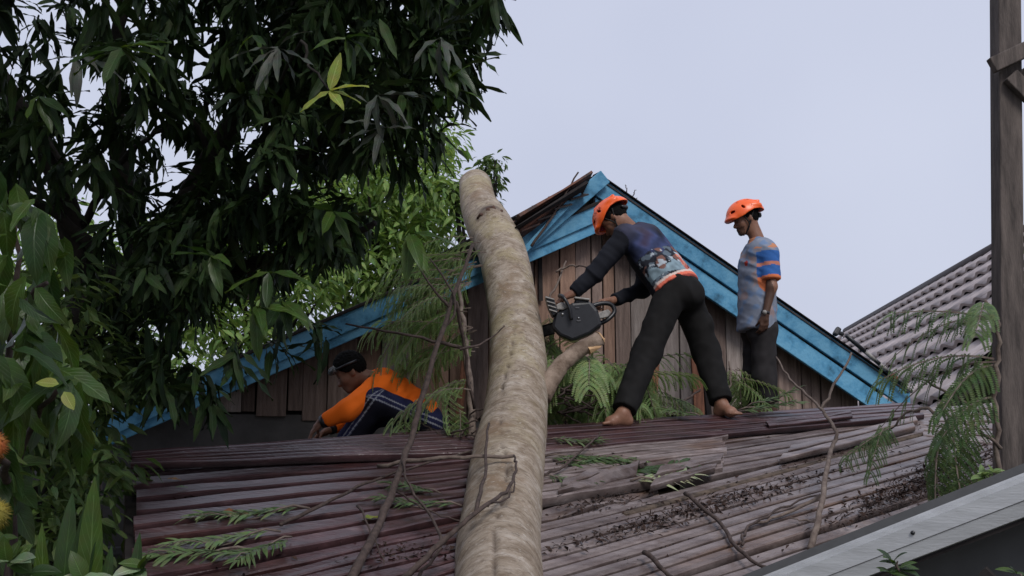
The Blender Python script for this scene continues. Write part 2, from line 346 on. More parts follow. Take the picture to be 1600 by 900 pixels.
for s in (sL + .05, sR - .05):
    b2 = MB(); b2.bar(gp(s, 1.25, WD + .15), gp(s, 1.25, 6.3), Vector((0, 0, 1)), .08, 2.2); b2.build('side_wall', M_plank, house)

# ------------------------------------------------------------------ collapsed lean-to roof of ribbed metal sheets
LA, LB_, LC_ = P(205, 900, 4.7), P(720, 900, 4.9), P(460, 735, 6.3); LNn = plane3(LA, LB_, LC_)
RA, RB_, RC_ = P(850, 900, 4.9), P(965, 662, 7.5), P(1400, 642, 8.3); RNn = plane3(RA, RB_, RC_)
def onL(px, py, lift=0): return on_plane(px, py, LA, LNn, lift)
def onR(px, py, lift=0): return on_plane(px, py, RA, RNn, lift)
lean = root('lean_to', (0, 7.0, 0), 'collapsed lean-to roofed with ribbed maroon and grey metal sheets under the fallen trunk', 'lean-to')
PROF = [(0, 0), (.20, 0), (.25, .96), (.29, 1.05), (.55, .97), (.85, 1.03), (.89, .94), (.91, 0)]
def sheet(c, nr, amp, m, nrm, name='roof_sheet', nu=44, bend=.009, jag=.03, par=lean, seed=0, tone_lo=.55):
    TL, TR, BR, BL = [Vector(p) for p in c]; rs = random.Random(seed + 100); V, Fc, D = [], [], []
    vs = [(r + a) / nr for r in range(nr) for a, h in PROF] + [1.0]; hs = [h for r in range(nr) for a, h in PROF] + [0]
    jl = [rs.uniform(0, jag) for _ in range(nr + 1)]; jr = [rs.uniform(0, jag) for _ in range(nr + 1)]
    for j, v in enumerate(vs):
        ri = min(int(v * nr), nr - 1); rl = rs.uniform(-1, 1)
        for i in range(nu + 1):
            u = jl[ri] * .5 + (1 - jl[ri] * .5 - jr[ri]) * i / nu
            p = (TL * (1 - u) + TR * u) * (1 - v) + (BL * (1 - u) + BR * u) * v
            h = hs[j] * amp
            q = Vector((u * 3.1 + seed * 7.3, v * 2.3, seed)); b_ = mnoise.noise(q) * bend + mnoise.noise(q * 3) * bend * .25
            rb = mnoise.noise(Vector((u * 5, ri * 3.7, seed))) * amp * .16
            V.append(p + nrm * (h + b_ + (rb if hs[j] > .5 else 0)))
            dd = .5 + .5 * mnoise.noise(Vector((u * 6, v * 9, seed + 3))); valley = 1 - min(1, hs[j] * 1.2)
            k = (1 - valley * (.55 + .35 * dd)) * (.86 + .28 * mnoise.noise(Vector((u * 2, ri * 5.1, seed))) + .0); w_ = max(0, min(1, 2.2 * mnoise.noise(Vector((u * 4, v * 6, seed + 11))) - .2)); g_ = 1 + .22 * mnoise.noise(Vector((u * 22, v * nr * 2.2, seed))); k *= g_; D.append((k * (1 - .25 * w_), k * .97 * (1 - .40 * w_), k * .95 * (1 - .52 * w_), 1))  # valleys darkened for rib contrast, plus random tone and brown dirt patches
    w = nu + 1
    for j in range(len(vs) - 1):
        for i in range(nu): Fc.append([j * w + i, j * w + i + 1, (j + 1) * w + i + 1, (j + 1) * w + i])
    o = obj(name, V, Fc, m, par, False)
    a = o.data.attributes.new('sheet_tone', 'FLOAT_COLOR', 'POINT'); a.data.foreach_set('color', np.array(D, dtype=np.float32).ravel())
    so = o.modifiers.new('thickness', 'SOLIDIFY'); so.thickness = .004; so.offset = -1
    return o
def qL(*p): return [onL(x, y, l) for x, y, l in p]
def qR(*p): return [onR(x, y, l) for x, y, l in p]
# left of the trunk
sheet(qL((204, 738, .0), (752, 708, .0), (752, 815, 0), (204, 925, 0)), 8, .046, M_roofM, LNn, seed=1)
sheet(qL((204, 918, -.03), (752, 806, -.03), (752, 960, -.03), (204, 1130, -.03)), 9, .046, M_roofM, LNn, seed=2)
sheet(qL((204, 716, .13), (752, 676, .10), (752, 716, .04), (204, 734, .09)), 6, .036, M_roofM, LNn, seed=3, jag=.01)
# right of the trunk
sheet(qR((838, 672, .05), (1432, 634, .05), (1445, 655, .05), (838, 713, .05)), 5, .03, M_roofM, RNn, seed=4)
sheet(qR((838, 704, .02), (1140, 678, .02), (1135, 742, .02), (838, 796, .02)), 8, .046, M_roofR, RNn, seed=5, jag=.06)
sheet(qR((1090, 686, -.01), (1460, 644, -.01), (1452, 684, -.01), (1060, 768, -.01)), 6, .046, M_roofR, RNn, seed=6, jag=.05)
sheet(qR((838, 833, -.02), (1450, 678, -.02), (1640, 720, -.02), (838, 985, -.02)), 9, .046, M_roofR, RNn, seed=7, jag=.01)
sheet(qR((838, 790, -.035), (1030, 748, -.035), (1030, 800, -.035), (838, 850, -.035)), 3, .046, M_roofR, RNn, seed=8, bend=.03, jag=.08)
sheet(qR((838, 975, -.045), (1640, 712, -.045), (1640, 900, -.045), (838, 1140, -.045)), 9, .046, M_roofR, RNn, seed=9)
sheet(qR((1425, 648, -.01), (1660, 628, -.01), (1660, 720, -.01), (1440, 690, -.01)), 6, .046, M_roofR, RNn, seed=11, jag=.03)
# loose torn sheets lying on top
sheet(qR((1195, 662, .09), (1330, 645, .10), (1335, 654, .09), (1200, 671, .08)), 2, .016, M_roofM, RNn, seed=12, nu=12)
sheet(qR((1035, 733, .06), (1130, 716, .06), (1120, 740, .06), (1010, 770, .05)), 2, .030, M_roofR, RNn, seed=13, nu=12, jag=.08)
sheet(qR((880, 752, .07), (1015, 722, .08), (1000, 745, .06), (870, 778, .06)), 2, .030, M_roofR, RNn, seed=14, nu=12, jag=.1, bend=.05)
sheet(qR((1230, 702, .05), (1430, 655, .06), (1440, 672, .05), (1215, 726, .05)), 2, .028, M_roofR, RNn, seed=15, nu=14, jag=.07)
# rotten purlin showing between the sheets
b2 = MB(); b2.bar(onR(975, 806, .02), onR(1440, 680, .02), RNn, .04, .03)
o = b2.build('purlin', M_rotten, lean, False, .008)
b2 = MB(); b2.bar(onR(850, 812, -.06), onR(1500, 650, -.06), RNn, .09, .02); b2.build('purlin', M_rotten, lean, False, .004)
# back of the roof, walked on, behind the crest
def deck(a, b, back, m, seed):
    n = Vector((0, 0, 1)); sheet([a + back, b + back, b, a], 8, .03, m, n, seed=seed, bend=.008, jag=.01)
ba = Vector((-.35, 1.55, .0))
deck(onR(838, 676, .03), onR(1434, 638, .03), Vector((-.5, 1.3, .0)), M_roofM, 21)
deck(onL(204, 716, .10) , onL(752, 678, .08), Vector((-.2, .8, -.12)), M_roofM, 22)
# frame below
for (x, y, fn) in ((215, 740, onL), (215, 900, onL), (740, 905, onL), (1500, 660, onR), (860, 900, onR)):
    p = fn(x, y, -.08); b2 = MB(); b2.bar((p.x, p.y, 0), p, (0, 1, 0), .1, .1); b2.build('post', M_post, lean)
for (f, x0, y0, x1, y1) in ((onL, 206, 760, 206, 925), (onL, 740, 720, 740, 950), (onR, 850, 720, 850, 950), (onR, 1300, 660, 1500, 900)):
    b2 = MB(); b2.bar(f(x0, y0, -.09), f(x1, y1, -.09), LNn, .06, .09); b2.build('rafter', M_dark, lean)
p, q = onL(207, 745, -.05), onL(207, 940, -.05)
b2 = MB(); b2.quadbox([p, q, Vector((q.x, q.y, 0)), Vector((p.x, p.y, 0))] + [v + Vector((.03, 0, 0)) for v in (p, q, Vector((q.x, q.y, 0)), Vector((p.x, p.y, 0)))]); b2.build('end_wall', M_dark, lean)

# ------------------------------------------------------------------ tiled house on the right
dR = Vector((.1235, 1, 0)).normalized(); dn = Vector((-dR.y, dR.x, 0)); PH = math.radians(43)
down = (dn * math.cos(PH) + Vector((0, 0, -math.sin(PH)))).normalized(); tnrm = dR.cross(down); tnrm = tnrm if tnrm.z > 0 else -tnrm
r0 = P(1560, 386, 19.8)
tiled = root('tiled_house', (r0.x + 1, r0.y + 4, 0), 'house with a steep grey wavy-tiled roof behind the wooden post', 'house')
tw, th = .67, .57
V, Fc = [], []; nx, ny = 10, 3
for j in range(ny + 1):
    for i in range(nx + 1):
        x = i / nx; v = j / ny
        V.append((x * tw * 1.0, v * th * 1.06, .034 * math.sin(2 * math.pi * x) + .090 * v * 1.0))
k = len(V)
for i in range(nx + 1): V.append((V[ny * (nx + 1) + i][0], V[ny * (nx + 1) + i][1] + .004, V[ny * (nx + 1) + i][2] - .050))
for j in range(ny):
    for i in range(nx): a = j * (nx + 1) + i; Fc.append([a, a + 1, a + nx + 2, a + nx + 1])
for i in range(nx): a = ny * (nx + 1) + i; Fc.append([a, a + 1, k + i + 1, k + i])
tile_me = newmesh('roof_tile', V, Fc, M_tile, True)
for p_ in list(tile_me.polygons)[-nx:]: p_.use_smooth = False
for r in range(10):
    for c in range(37):
        o_ = r0 + dR * (-8.8 + tw * c) + down * (th * r + .05) + tnrm * random.uniform(0, .006)
        cq = o_ - CAM; dz = cq.y * ca + cq.z * sa; qx = 800 + F * cq.x / dz; qy = 450 - F * (cq.z * ca - cq.y * sa) / dz
        if qx > 1640 or (qx < 1408 and qy > 300 + (qx - 928) * .705) or qy > 680: continue
        M4 = Matrix(((dR.x, down.x, tnrm.x, o_.x), (dR.y, down.y, tnrm.y, o_.y), (dR.z, down.z, tnrm.z, o_.z), (0, 0, 0, 1)))
        inst('roof_tile', tile_me, M4, tiled)
a, b = r0 - dR * 7.8, r0 + dR * 15.6
b2 = MB(); b2.bar(a - dR * 1 + down * 2.85 - tnrm * .08, b + down * 2.85 - tnrm * .08, tnrm, 5.65, .03); b2.build('roof_underlay', M_dark, tiled)
b2 = MB(); d2 = (Vector((-down.x, -down.y, down.z))); n2 = dR.cross(d2)
b2.bar(a + d2 * 2.85, b + d2 * 2.85, n2, 5.65, .04); b2.build('far_roof_slope', M_tile, tiled)
pts = [a - dR, b + dR * .1]; b2 = MB(); b2.tube([p + Vector((0, 0, .0)) for p in pts], .12, 10); b2.build('ridge_cap', M_tilecap, tiled, True)
b2 = MB(); e = b + down * 0 ; b2.prism([b + Vector((0, 0, -.1)), b + down * 5.4 + Vector((0, 0, -.1)), b + Vector((0, 0, -3.8)), b + d2 * 5.4 + Vector((0, 0, -.1))], -dR * .1); b2.build('gable_wall', M_cement, tiled)
for q in (down, d2):
    e0, e1 = a + q * 5.2, b + q * 5.2; b2 = MB(); b2.quadbox([e0, e1, Vector((e1.x, e1.y, 0)), Vector((e0.x, e0.y, 0))] + [v + Vector((.12 if q is down else -.12, 0, 0)) for v in (e0, e1, Vector((e1.x, e1.y, 0)), Vector((e0.x, e0.y, 0)))]); b2.build('side_wall', M_cement, tiled)

# striped pole lying along the right rake
a, b = G(1322, 524, -.12), G(1425, 612, -.12)
pole = root('striped_pole', a, 'thin white and black pole with a red band lying along the right barge board', 'pole')
segs = [(0, .28, M_black), (.28, .42, M_white), (.42, .5, M_black), (.5, .6, M_white), (.6, .68, M_black), (.68, .76, mat('red_band', (.6, .05, .03), None, .5)), (.76, .9, M_black), (.9, 1, M_white)]
for t0, t1, m in segs:
    b2 = MB(); b2.tube([a.lerp(b, t0), a.lerp(b, t1)], .02, 8); b2.build('pole_section', m, pole, True)
a = G(1304, 524, -.1); b2 = MB(); b2.bar(a, a + Vector((.05, .02, .07)), (0, 1, 0), .05, .05); b2.bar(a + Vector((.02, 0, .03)), a + Vector((.09, .02, .01)), (0, 1, 0), .04, .03)
tag(b2.build('bracket', M_black, None, False, .02), 'small black bracket on the roof edge beside the striped pole', 'bracket')

# ------------------------------------------------------------------ near awning verge, bottom right
A0, A1 = P(1150, 917, 4.0), P(1760, 676, 3.4)
awn = root('metal_awning', (A0.x, A0.y, 0), 'galvanised verge and shaded underside of a near awning in the bottom right corner', 'awning')
ad = (A1 - A0).normalized(); ax = ad.cross(Vector((0, 0, 1))).normalized()
if ax.y > 0: ax = -ax                                     # towards the camera
up_ = ax.cross(ad); up_ = up_ if up_.z > 0 else -up_
def strip(prof, name, m):
    V, Fc = [], []; n = len(prof)
    for p in (A0 - ad * .6, A0.lerp(A1, .33), A0.lerp(A1, .66), A1):
        for (o, h) in prof: V.append(p + ax * o + up_ * h)
    for j in range(3):
        for i in range(n - 1): Fc.append([j * n + i, j * n + i + 1, (j + 1) * n + i + 1, (j + 1) * n + i])
    o = obj(name, V, Fc, m, awn, False); so = o.modifiers.new('thickness', 'SOLIDIFY'); so.thickness = .003; so.offset = 0
    return o
strip([(-.10, -.03), (-.06, -.004), (-.03, .0), (-.024, -.008), (.0, -.010), (.004, -.022), (.018, -.024), (.022, -.076)], 'verge_flashing', M_galv)
strip([(.018, -.079), (.014, -.122), (.0, -.125)], 'fascia', M_galv)
p0 = A0 - ad * .4 - up_ * .42 + ax * -.25; p1 = A1 - up_ * .42 + ax * -.25
b2 = MB(); b2.bar(p0 + up_ * .1, p1 + up_ * .1, up_, .02, .7); b2.build('soffit_panel', M_soffit, awn)
for t in (.58, .9):
    q = A0.lerp(A1, t) - up_ * .23; b2 = MB(); b2.bar(q + ax * .0, q + ad * .11 - up_ * .3, ax, .03, .05); b2.build('strut', M_dark, awn)
b2 = MB(); b2.bar(A0 - ad * .4 - up_ * .135 + ax * -.12, A1 - up_ * .135 + ax * -.12, up_, .24, .012); b2.build('soffit_lining', M_dark, awn)
q = A0.lerp(A1, .475) + ax * .024 - up_ * .046; b2 = MB(); b2.tube([q - ax * .004, q + ax * .004], .007, 10); b2.build('bolt_hole', M_black, awn, True)
for t in (.2, 1.0):
    q = A0.lerp(A1, t) - up_ * .3 - ax * .3; b2 = MB(); b2.bar((q.x, q.y, 0), q, (0, 1, 0), .08, .08); b2.build('awning_post', M_post, awn)

# ------------------------------------------------------------------ timber tower post, right
pb, pt = P(1577, 760, 5.2), P(1570, -160, 5.2)
pt = P(1569, -200, 5.2)
tower = root('timber_tower', (pb.x, pb.y, 0), 'weathered square timber post with diagonal braces at the right edge', 'timber post')
pw = 37 * 5.2 / F
b2 = MB(); b2.bar(pb.lerp(pt, -1.4), pt, (0, 1, 0), pw, pw); b2.build('post', M_post, tower, False, .008)
f = pb.y - pw / 2
for (x0, y0, x1, y1, h, dy, m) in ((1549, 103, 1720, 22, .075, -.05, M_post), (1578, 118, 1690, 232, .075, -.025, M_post), (1592, 116, 1720, 190, .07, .12, M_post)):
    a, b = P(x0, y0, f + dy), P(x1, y1, f + dy); b2 = MB(); b2.bar(a, b, (0, 0, 1), .045, h); b2.build('brace', m, tower, False, .005)
b2 = MB(); b2.bar((pb.x + 1.1, pb.y, 0), (pt.x + 1.1, pt.y, pt.z), (0, 1, 0), pw, pw); b2.build('post', M_post, tower, False, .008)

# ------------------------------------------------------------------ fence, bottom left
fz = P(120, 858, 7.4)
fen = root('metal_fence', (fz.x, 7.4, 0), 'dark grey ribbed metal fence low behind the plants, bottom left', 'fence')
xl, xr = P(-60, 860, 7.4).x, P(215, 860, 7.4).x
b2 = MB(); b2.bar((xl, 7.38, fz.z), (xr, 7.38, fz.z - .01), (0, 0, 1), .07, .05); b2.build('top_rail', M_grille, fen, False, .005)
x = xl
while x < xr:
    b2 = MB(); w = .12; b2.prism([(x + .003, 7.42, 0), (x + .02, 7.395, 0), (x + w - .02, 7.395, 0), (x + w - .003, 7.42, 0)], (0, 0, fz.z - .03)); b2.build('fence_panel', M_grille, fen); x += w
# ------------------------------------------------------------------ the fallen tree: trunk resting over the roofs
def barkmat():
    m = bpy.data.materials.new('grey_bark'); m.use_nodes = True; n, l = NL(m); b = n['Principled BSDF']; b.inputs['Roughness'].default_value = .8; b.inputs['Specular IOR Level'].default_value = .25
    a = n.new('ShaderNodeAttribute'); a.attribute_name = 'bark'                      # (round, along, radius)
    def noise(scale, st, det=8, rough=.6):
        mp = n.new('ShaderNodeMapping'); mp.inputs['Scale'].default_value = st; l.new(a.outputs['Vector'], mp.inputs['Vector'])
        t = n.new('ShaderNodeTexNoise'); t.inputs['Scale'].default_value = scale; t.inputs['Detail'].default_value = det; t.inputs['Roughness'].default_value = rough; t.inputs['Distortion'].default_value = .4
        l.new(mp.outputs[0], t.inputs['Vector']); return t.outputs['Fac']
    def ramp(src, stops):
        r = n.new('ShaderNodeValToRGB'); e = r.color_ramp.elements
        e[0].position, e[0].color = stops[0][0], (*stops[0][1], 1); e[1].position, e[1].color = stops[-1][0], (*stops[-1][1], 1)
        for p, c in stops[1:-1]: x = e.new(p); x.color = (*c, 1)
        l.new(src, r.inputs['Fac']); return r.outputs['Color']
    def mix(f, A, B, mode='MIX'):
        x = n.new('ShaderNodeMix'); x.data_type = 'RGBA'; x.blend_type = mode
        if isinstance(f, float): x.inputs['Factor'].default_value = f
        else: l.new(f, x.inputs['Factor'])
        l.new(A, x.inputs['A']); l.new(B, x.inputs['B']) if not isinstance(B, tuple) else setattr(x.inputs['B'], 'default_value', (*B, 1)); return x.outputs['Result']
    base = ramp(noise(7, (1, 1.5, 1), 10, .7), [(.34, (.17, .125, .085)), (.5, (.30, .245, .19)), (.66, (.43, .375, .32))])
    ring = ramp(noise(9, (.7, 8, 1), 8, .72), [(.30, (.95, .93, .9)), (.385, (.40, .34, .30)), (.45, (1, 1, 1)), (.6, (.86, .84, .82)), (1, (1, 1, 1))])
    c = mix(.55, base, ring, 'MULTIPLY')
    at = n.new('ShaderNodeSeparateXYZ'); l.new(a.outputs['Vector'], at.inputs[0])
    mr = n.new('ShaderNodeMapRange'); mr.inputs['From Min'].default_value = 5.2; mr.inputs['From Max'].default_value = 2.6; l.new(at.outputs['Y'], mr.inputs['Value'])   # lichen on the butt end
    lich = ramp(noise(4, (1, 1, 1), 8), [(.48, (0, 0, 0)), (.60, (1, 1, 1))])
    lf = n.new('ShaderNodeMath'); lf.operation = 'MULTIPLY'; l.new(lich, lf.inputs[0]); l.new(mr.outputs[0], lf.inputs[1])
    lf2 = n.new('ShaderNodeMath'); lf2.operation = 'MULTIPLY'; lf2.inputs[1].default_value = .45; l.new(lf.outputs[0], lf2.inputs[0])
    c = mix(lf2.outputs[0], c, (.33, .28, .15))
    brn = ramp(noise(3, (1, .8, 1), 8), [(.56, (0, 0, 0)), (.68, (.8, .8, .8))]); c = mix(brn, c, (.20, .135, .085))
    dk = ramp(noise(24, (1, 1.8, 1), 6, .7), [(.53, (0, 0, 0)), (.64, (.85, .85, .85))]); c = mix(dk, c, (.15, .115, .085)); spots = ramp(noise(38, (1, 1.6, 1), 3), [(.62, (0, 0, 0)), (.70, (.6, .6, .6))]); c = mix(spots, c, (.50, .47, .42))
    cra = n.new('ShaderNodeAttribute'); cra.attribute_name = 'crack'; c = mix(cra.outputs['Fac'], c, (.06, .042, .035))
    l.new(c, b.inputs['Base Color'])
    h1 = noise(9, (.5, 8, 1), 8); h2 = noise(45, (1, 2, 1), 4); ad_ = n.new('ShaderNodeMath'); ad_.operation = 'MULTIPLY_ADD'; ad_.inputs[1].default_value = .35; l.new(h2, ad_.inputs[0]); l.new(h1, ad_.inputs[2])
    bp = n.new('ShaderNodeBump'); bp.inputs['Strength'].default_value = .55; bp.inputs['Distance'].default_value = .012; l.new(ad_.outputs[0], bp.inputs['Height']); l.new(bp.outputs[0], b.inputs['Normal'])
    return m
M_bark = barkmat(); M_scar = mat('torn_bark_scar', (.13, .07, .05), (.045, .028, .022), .9, 30, bump=.8); M_stub = mat('limb_stub_bark', (.30, .23, .18), (.13, .09, .065), .85, 9, (1, 1, 1), .6, 50)
ST = [(742, 285, 9.45, 25), (748, 320, 9.1, 29), (764, 352, 8.75, 36), (786, 400, 8.4, 38), (801, 480, 7.9, 40), (809, 560, 7.4, 45.5), (806, 640, 6.9, 50), (795, 710, 6.3, 57), (787, 780, 5.72, 61), (779, 850, 5.2, 65), (779, 905, 4.8, 68), (778, 1010, 4.15, 74), (778, 1200, 3.3, 88)]
tc_ = [P(x, y, Y) for x, y, Y, w in ST]; tr_ = [w * (p - CAM).length / F * .985 for (x, y, Y, w), p in zip(ST, tc_)]
fallen = root('fallen_tree', (tc_[6].x, tc_[6].y, tc_[6].z), 'huge pale grey tree trunk fallen across the roofs with torn pinnate foliage', 'fallen tree')
pts = spline([tuple(p) + (r,) for p, r in zip(tc_, tr_)], 22); NS = len(pts); SEG = 72
cen = [Vector(p[:3]) for p in pts]; rad = [p[3] for p in pts]
V, Fc, BK, CK = [], [], [], []; ref = None; al = 0
crack = spline([(0, .2), (.1, .25), (.25, -.05), (.36, .12), (.47, -.38), (.52, -.50), (.60, -.30), (.68, .0), (.78, -.02), (.86, -.10), (1.0, -.1)], 6)
def crack_at(t):
    for i in range(len(crack) - 1):
        if crack[i][0] <= t <= crack[i + 1][0]: return crack[i][1] + (crack[i + 1][1] - crack[i][1]) * (t - crack[i][0]) / max(1e-6, crack[i + 1][0] - crack[i][0])
    return 9
TR = []
for i, p in enumerate(cen):
    d = (cen[min(i + 1, NS - 1)] - cen[max(i - 1, 0)]).normalized()
    if i: al += (p - cen[i - 1]).length
    tocam = (CAM - p); e1 = (tocam - d * tocam.dot(d)).normalized(); e2 = d.cross(e1); e2 = e2 if e2.x > 0 else -e2      # angle 0 faces the viewer's side, + to the right
    TR.append((e1, e2)); t = (ST[0][1] + (0))
    for k in range(SEG):
        a = 2 * math.pi * k / SEG - math.pi; q = Vector((math.cos(a) * 1.5, math.sin(a) * 1.5, al * 1.6))
        r = rad[i] * (1 + .022 * mnoise.noise(q) + .010 * mnoise.noise(q * 2.7)) + .004 * mnoise.noise(Vector((math.cos(a) * 2, math.sin(a) * 2, al * 16)))
        yy = i / (NS - 1); ca_ = crack_at(yy) + .05 * mnoise.noise(Vector((al * 7, 0, 0))); dc = abs(a - ca_)
        on = (1 if yy > .42 else .45) * max(0, min(1, .5 + 1.2 * mnoise.noise(Vector((al * 2.5, 4, 0)))) + .3)
        wd = .035 + .05 * max(0, mnoise.noise(Vector((al * 5, 9, 0)))); ck = max(0, 1 - dc / wd) * min(1, on) * min(1, max(0, (al - 2.0) / .5))
        r -= .022 * ck
        wound = math.exp(-((al - 1.02) / .07) ** 2 - ((a - .35) / .4) ** 2); r += .04 * wound; ck = max(ck, min(1, 1.3 * math.exp(-((al - .96) / .05) ** 2 - ((a - .35) / .42) ** 2)))
        if i < 3: r *= (.90, .975, 1)[i]
        V.append(p + e1 * (math.cos(a) * r) + e2 * (math.sin(a) * r)); BK += [a * rad[i] * 1.0, al, r]; CK.append(ck * .95)
for i in range(NS - 1):
    for k in range(SEG): Fc.append([i * SEG + k, i * SEG + (k + 1) % SEG, (i + 1) * SEG + (k + 1) % SEG, (i + 1) * SEG + k])
V.append(cen[0] + Vector((0, -.02, .0))); BK += [0, 0, 0]; CK.append(0)
Fc += [[k, len(V) - 1, (k + 1) % SEG] for k in range(SEG)]
V.append(cen[-1]); BK += [0, al, 0]; CK.append(0); Fc += [[(NS - 1) * SEG + (k + 1) % SEG, len(V) - 1, (NS - 1) * SEG + k] for k in range(SEG)]
trunk = obj('trunk', V, Fc, [M_bark], fallen, True)
x = trunk.data.attributes.new('bark', 'FLOAT_VECTOR', 'POINT'); x.data.foreach_set('vector', np.array(BK, np.float32))
x = trunk.data.attributes.new('crack', 'FLOAT', 'POINT'); x.data.foreach_set('value', np.array(CK, np.float32))
for (y0, w0, off) in ((1.02, .036, .05),):                 # torn branch collar near the top
    i = min(range(NS), key=lambda k: abs(sum((cen[q + 1] - cen[q]).length for q in range(k)) - y0)); e1, e2 = TR[i]; ps = []
    for k in range(9):
        a = -.35 + off + 1.15 * k / 8; ps.append(cen[i] + (e1 * math.cos(a) + e2 * math.sin(a)) * (rad[i] * 1.0) + Vector((0, 0, .02 * math.sin(k * 1.7))))
    V, Fc = tube(ps, [w0 * (.3 + .7 * math.sin(math.pi * k / 8)) * random.uniform(.75, 1.2) for k in range(9)], 9, True, .22); obj('branch_scar', V, Fc, M_scar, fallen, True)
# sawn limb stub beside the chainsaw operator
branch('limb_stub', [P(846, 622, 7.05), P(868, 582, 7.15), P(893, 556, 7.2), P(938, 528, 7.22)], .066, .048, M_stub, fallen, 12, 5, .03, .003)
a = P(938, 528, 7.22); dd = (P(938, 528, 7.22) - P(910, 545, 7.2)).normalized()
V, Fc = tube([a - dd * .002, a + dd * .012], [.050, .036], 12, True, .15); obj('cut_face', V, Fc, M_wood, fallen, False)
V, Fc = tube([a - dd * .10 - Vector((0, .0, .03)), a - dd * .02 - Vector((0, 0, .035)), a + dd * .035 - Vector((0, 0, .022))], [.04, .03, .006], 8, True, .2); obj('torn_splinter', V, Fc, M_wood, fallen, False)
# broken limb by the left flank of the trunk
branch('bare_limb', [P(736, 715, 6.75), P(737, 640, 6.9), P(731, 560, 7.0), P(722, 500, 7.1), P(716, 440, 7.2)], .030, .012, M_twigp, fallen, 9)

# ---- pinnate foliage
def frond_mesh(name, L, npin, pl, seed, mats, nl=13, droop=.35, pind=.9, lw=.0085, ll=.026):
    rs = random.Random(seed); V, Fc, MI, T = [], [], [], []
    def rach(t): return Vector((L * t * (1 - .12 * droop * t), L * .05 * math.sin(3 * t + seed), -droop * L * t * t))
    pts_ = [rach(i / 9) for i in range(10)]; v, f = tube(pts_, [.0045 * (1 - .75 * i / 9) * L / .45 + .0008 for i in range(10)], 4, False)
    V += v; Fc += f; MI += [1] * len(f); T += [.5] * len(v)
    for j in range(npin):
        t = .12 + .88 * j / (npin - 1); b = rach(t); dr = (rach(min(1, t + .02)) - rach(t - .02)).normalized()
        for sd in (-1, 1):
            ln = pl * (1 - .45 * abs(t - .45) ** 1.3) * rs.uniform(.8, 1.1); sp = rs.uniform(.75, 1.1)
            d0 = (dr * .55 + Vector((0, sd * .85 * sp, .10))).normalized(); tint = rs.random() * .5
            prev = b; dirv = d0.copy(); nst = nl; stp = ln / nst
            for k in range(nst):
                dirv = (dirv + Vector((0, 0, -pind * 1.5 / nst)) + Vector((rs.uniform(-.04, .04), rs.uniform(-.04, .04), 0))).normalized(); nx_ = prev + dirv * stp
                side = dirv.cross(Vector((0, 0, 1)) * .6 + dr * .8).normalized(); upv = side.cross(dirv)
                sz = ll * (1 - .5 * (k / nst - .35) ** 2) * L / .45; hw = lw * L / .45
                for s2 in (-1, 1):
                    q = len(V); m = (prev + nx_) * .5; tip = m + side * (s2 * sz) + dirv * sz * .35 + upv * (-.15 * sz)
                    V += [m - dirv * hw * .5, m + side * (s2 * sz * .5) - dirv * hw * .6 + dirv * sz * .12, tip, m + side * (s2 * sz * .5) + dirv * hw * .8 + dirv * sz * .12]
                    Fc.append([q, q + 1, q + 2, q + 3]); MI.append(0); T += [tint + rs.random() * .2] * 4
                prev = nx_
    me = newmesh(name, V, Fc, mats, False, MI); a = me.attributes.new('tint', 'FLOAT', 'POINT'); a.data.foreach_set('value', np.array(T, np.float32)); return me
FR = [frond_mesh('frond', .50, 9, .20, s, [L_frond, M_twigp], nl=15, droop=d, pind=1.2, ll=.023, lw=.009) for s, d in ((1, .3), (2, .6), (3, .15), (4, .9))]
rf = random.Random(12)
def frond(px, py, Y, dx, dy, dz, s=1.0, par=fallen, k=None, up=(0, 0, 1), pos=None):
    p = pos or P(px, py, Y); k = rf.randrange(4) if k is None else k
    return inst('frond', FR[k], frame(p, (dx, dy, dz), up, s), par)
# fronds hanging left of the trunk
for (px, py, Y) in ((735, 440, 7.3), (728, 480, 7.2), (720, 430, 7.6), (700, 455, 7.3), (745, 505, 7.1), (690, 440, 7.5), (715, 500, 7.3), (735, 540, 7.2), (700, 480, 7.5), (735, 600, 6.9), (705, 430, 7.7), (748, 420, 7.9), (735, 400, 8.0), (720, 400, 7.9)):
    for q in range(3): frond(px + rf.uniform(-12, 12), py + rf.uniform(-12, 12), Y + rf.uniform(-.2, .2), -1, rf.uniform(-.7, .5), rf.uniform(-.45, .25), rf.uniform(.75, 1.25))
for (px, py, Y) in ((650, 625, 6.75), (628, 650, 6.7), (705, 600, 6.8), (715, 640, 6.8)):
    frond(px, py, Y, rf.uniform(-.6, .2), rf.uniform(-.4, .2), -.8, rf.uniform(.6, .8))
for (px, py, Y) in ((760, 395, 8.0), (750, 380, 8.2), (738, 372, 8.3)): frond(px, py, Y, -1, rf.uniform(-.3, .3), .1, .9)
# fronds in the heap right of the trunk
for q in range(62):
    px, py = rf.uniform(850, 985), rf.uniform(520, 630); py = max(py, 545 + (px - 860) * .25) if px > 870 else py
    frond(px, py, rf.uniform(7.35, 8.1), rf.uniform(-.8, 1), rf.uniform(-.9, .2), rf.uniform(-.7, .1), rf.uniform(.75, 1.1))
for q in range(14): frond(rf.uniform(985, 1040), rf.uniform(610, 648), rf.uniform(7.8, 8.3), rf.uniform(-.4, 1), rf.uniform(-.6, .1), rf.uniform(-.5, .3), rf.uniform(.55, .8))
for q in range(9): frond(rf.uniform(852, 862), rf.uniform(470, 545), rf.uniform(7.75, 7.9), rf.uniform(.1, .8), rf.uniform(-.4, .3), -.7, .6)
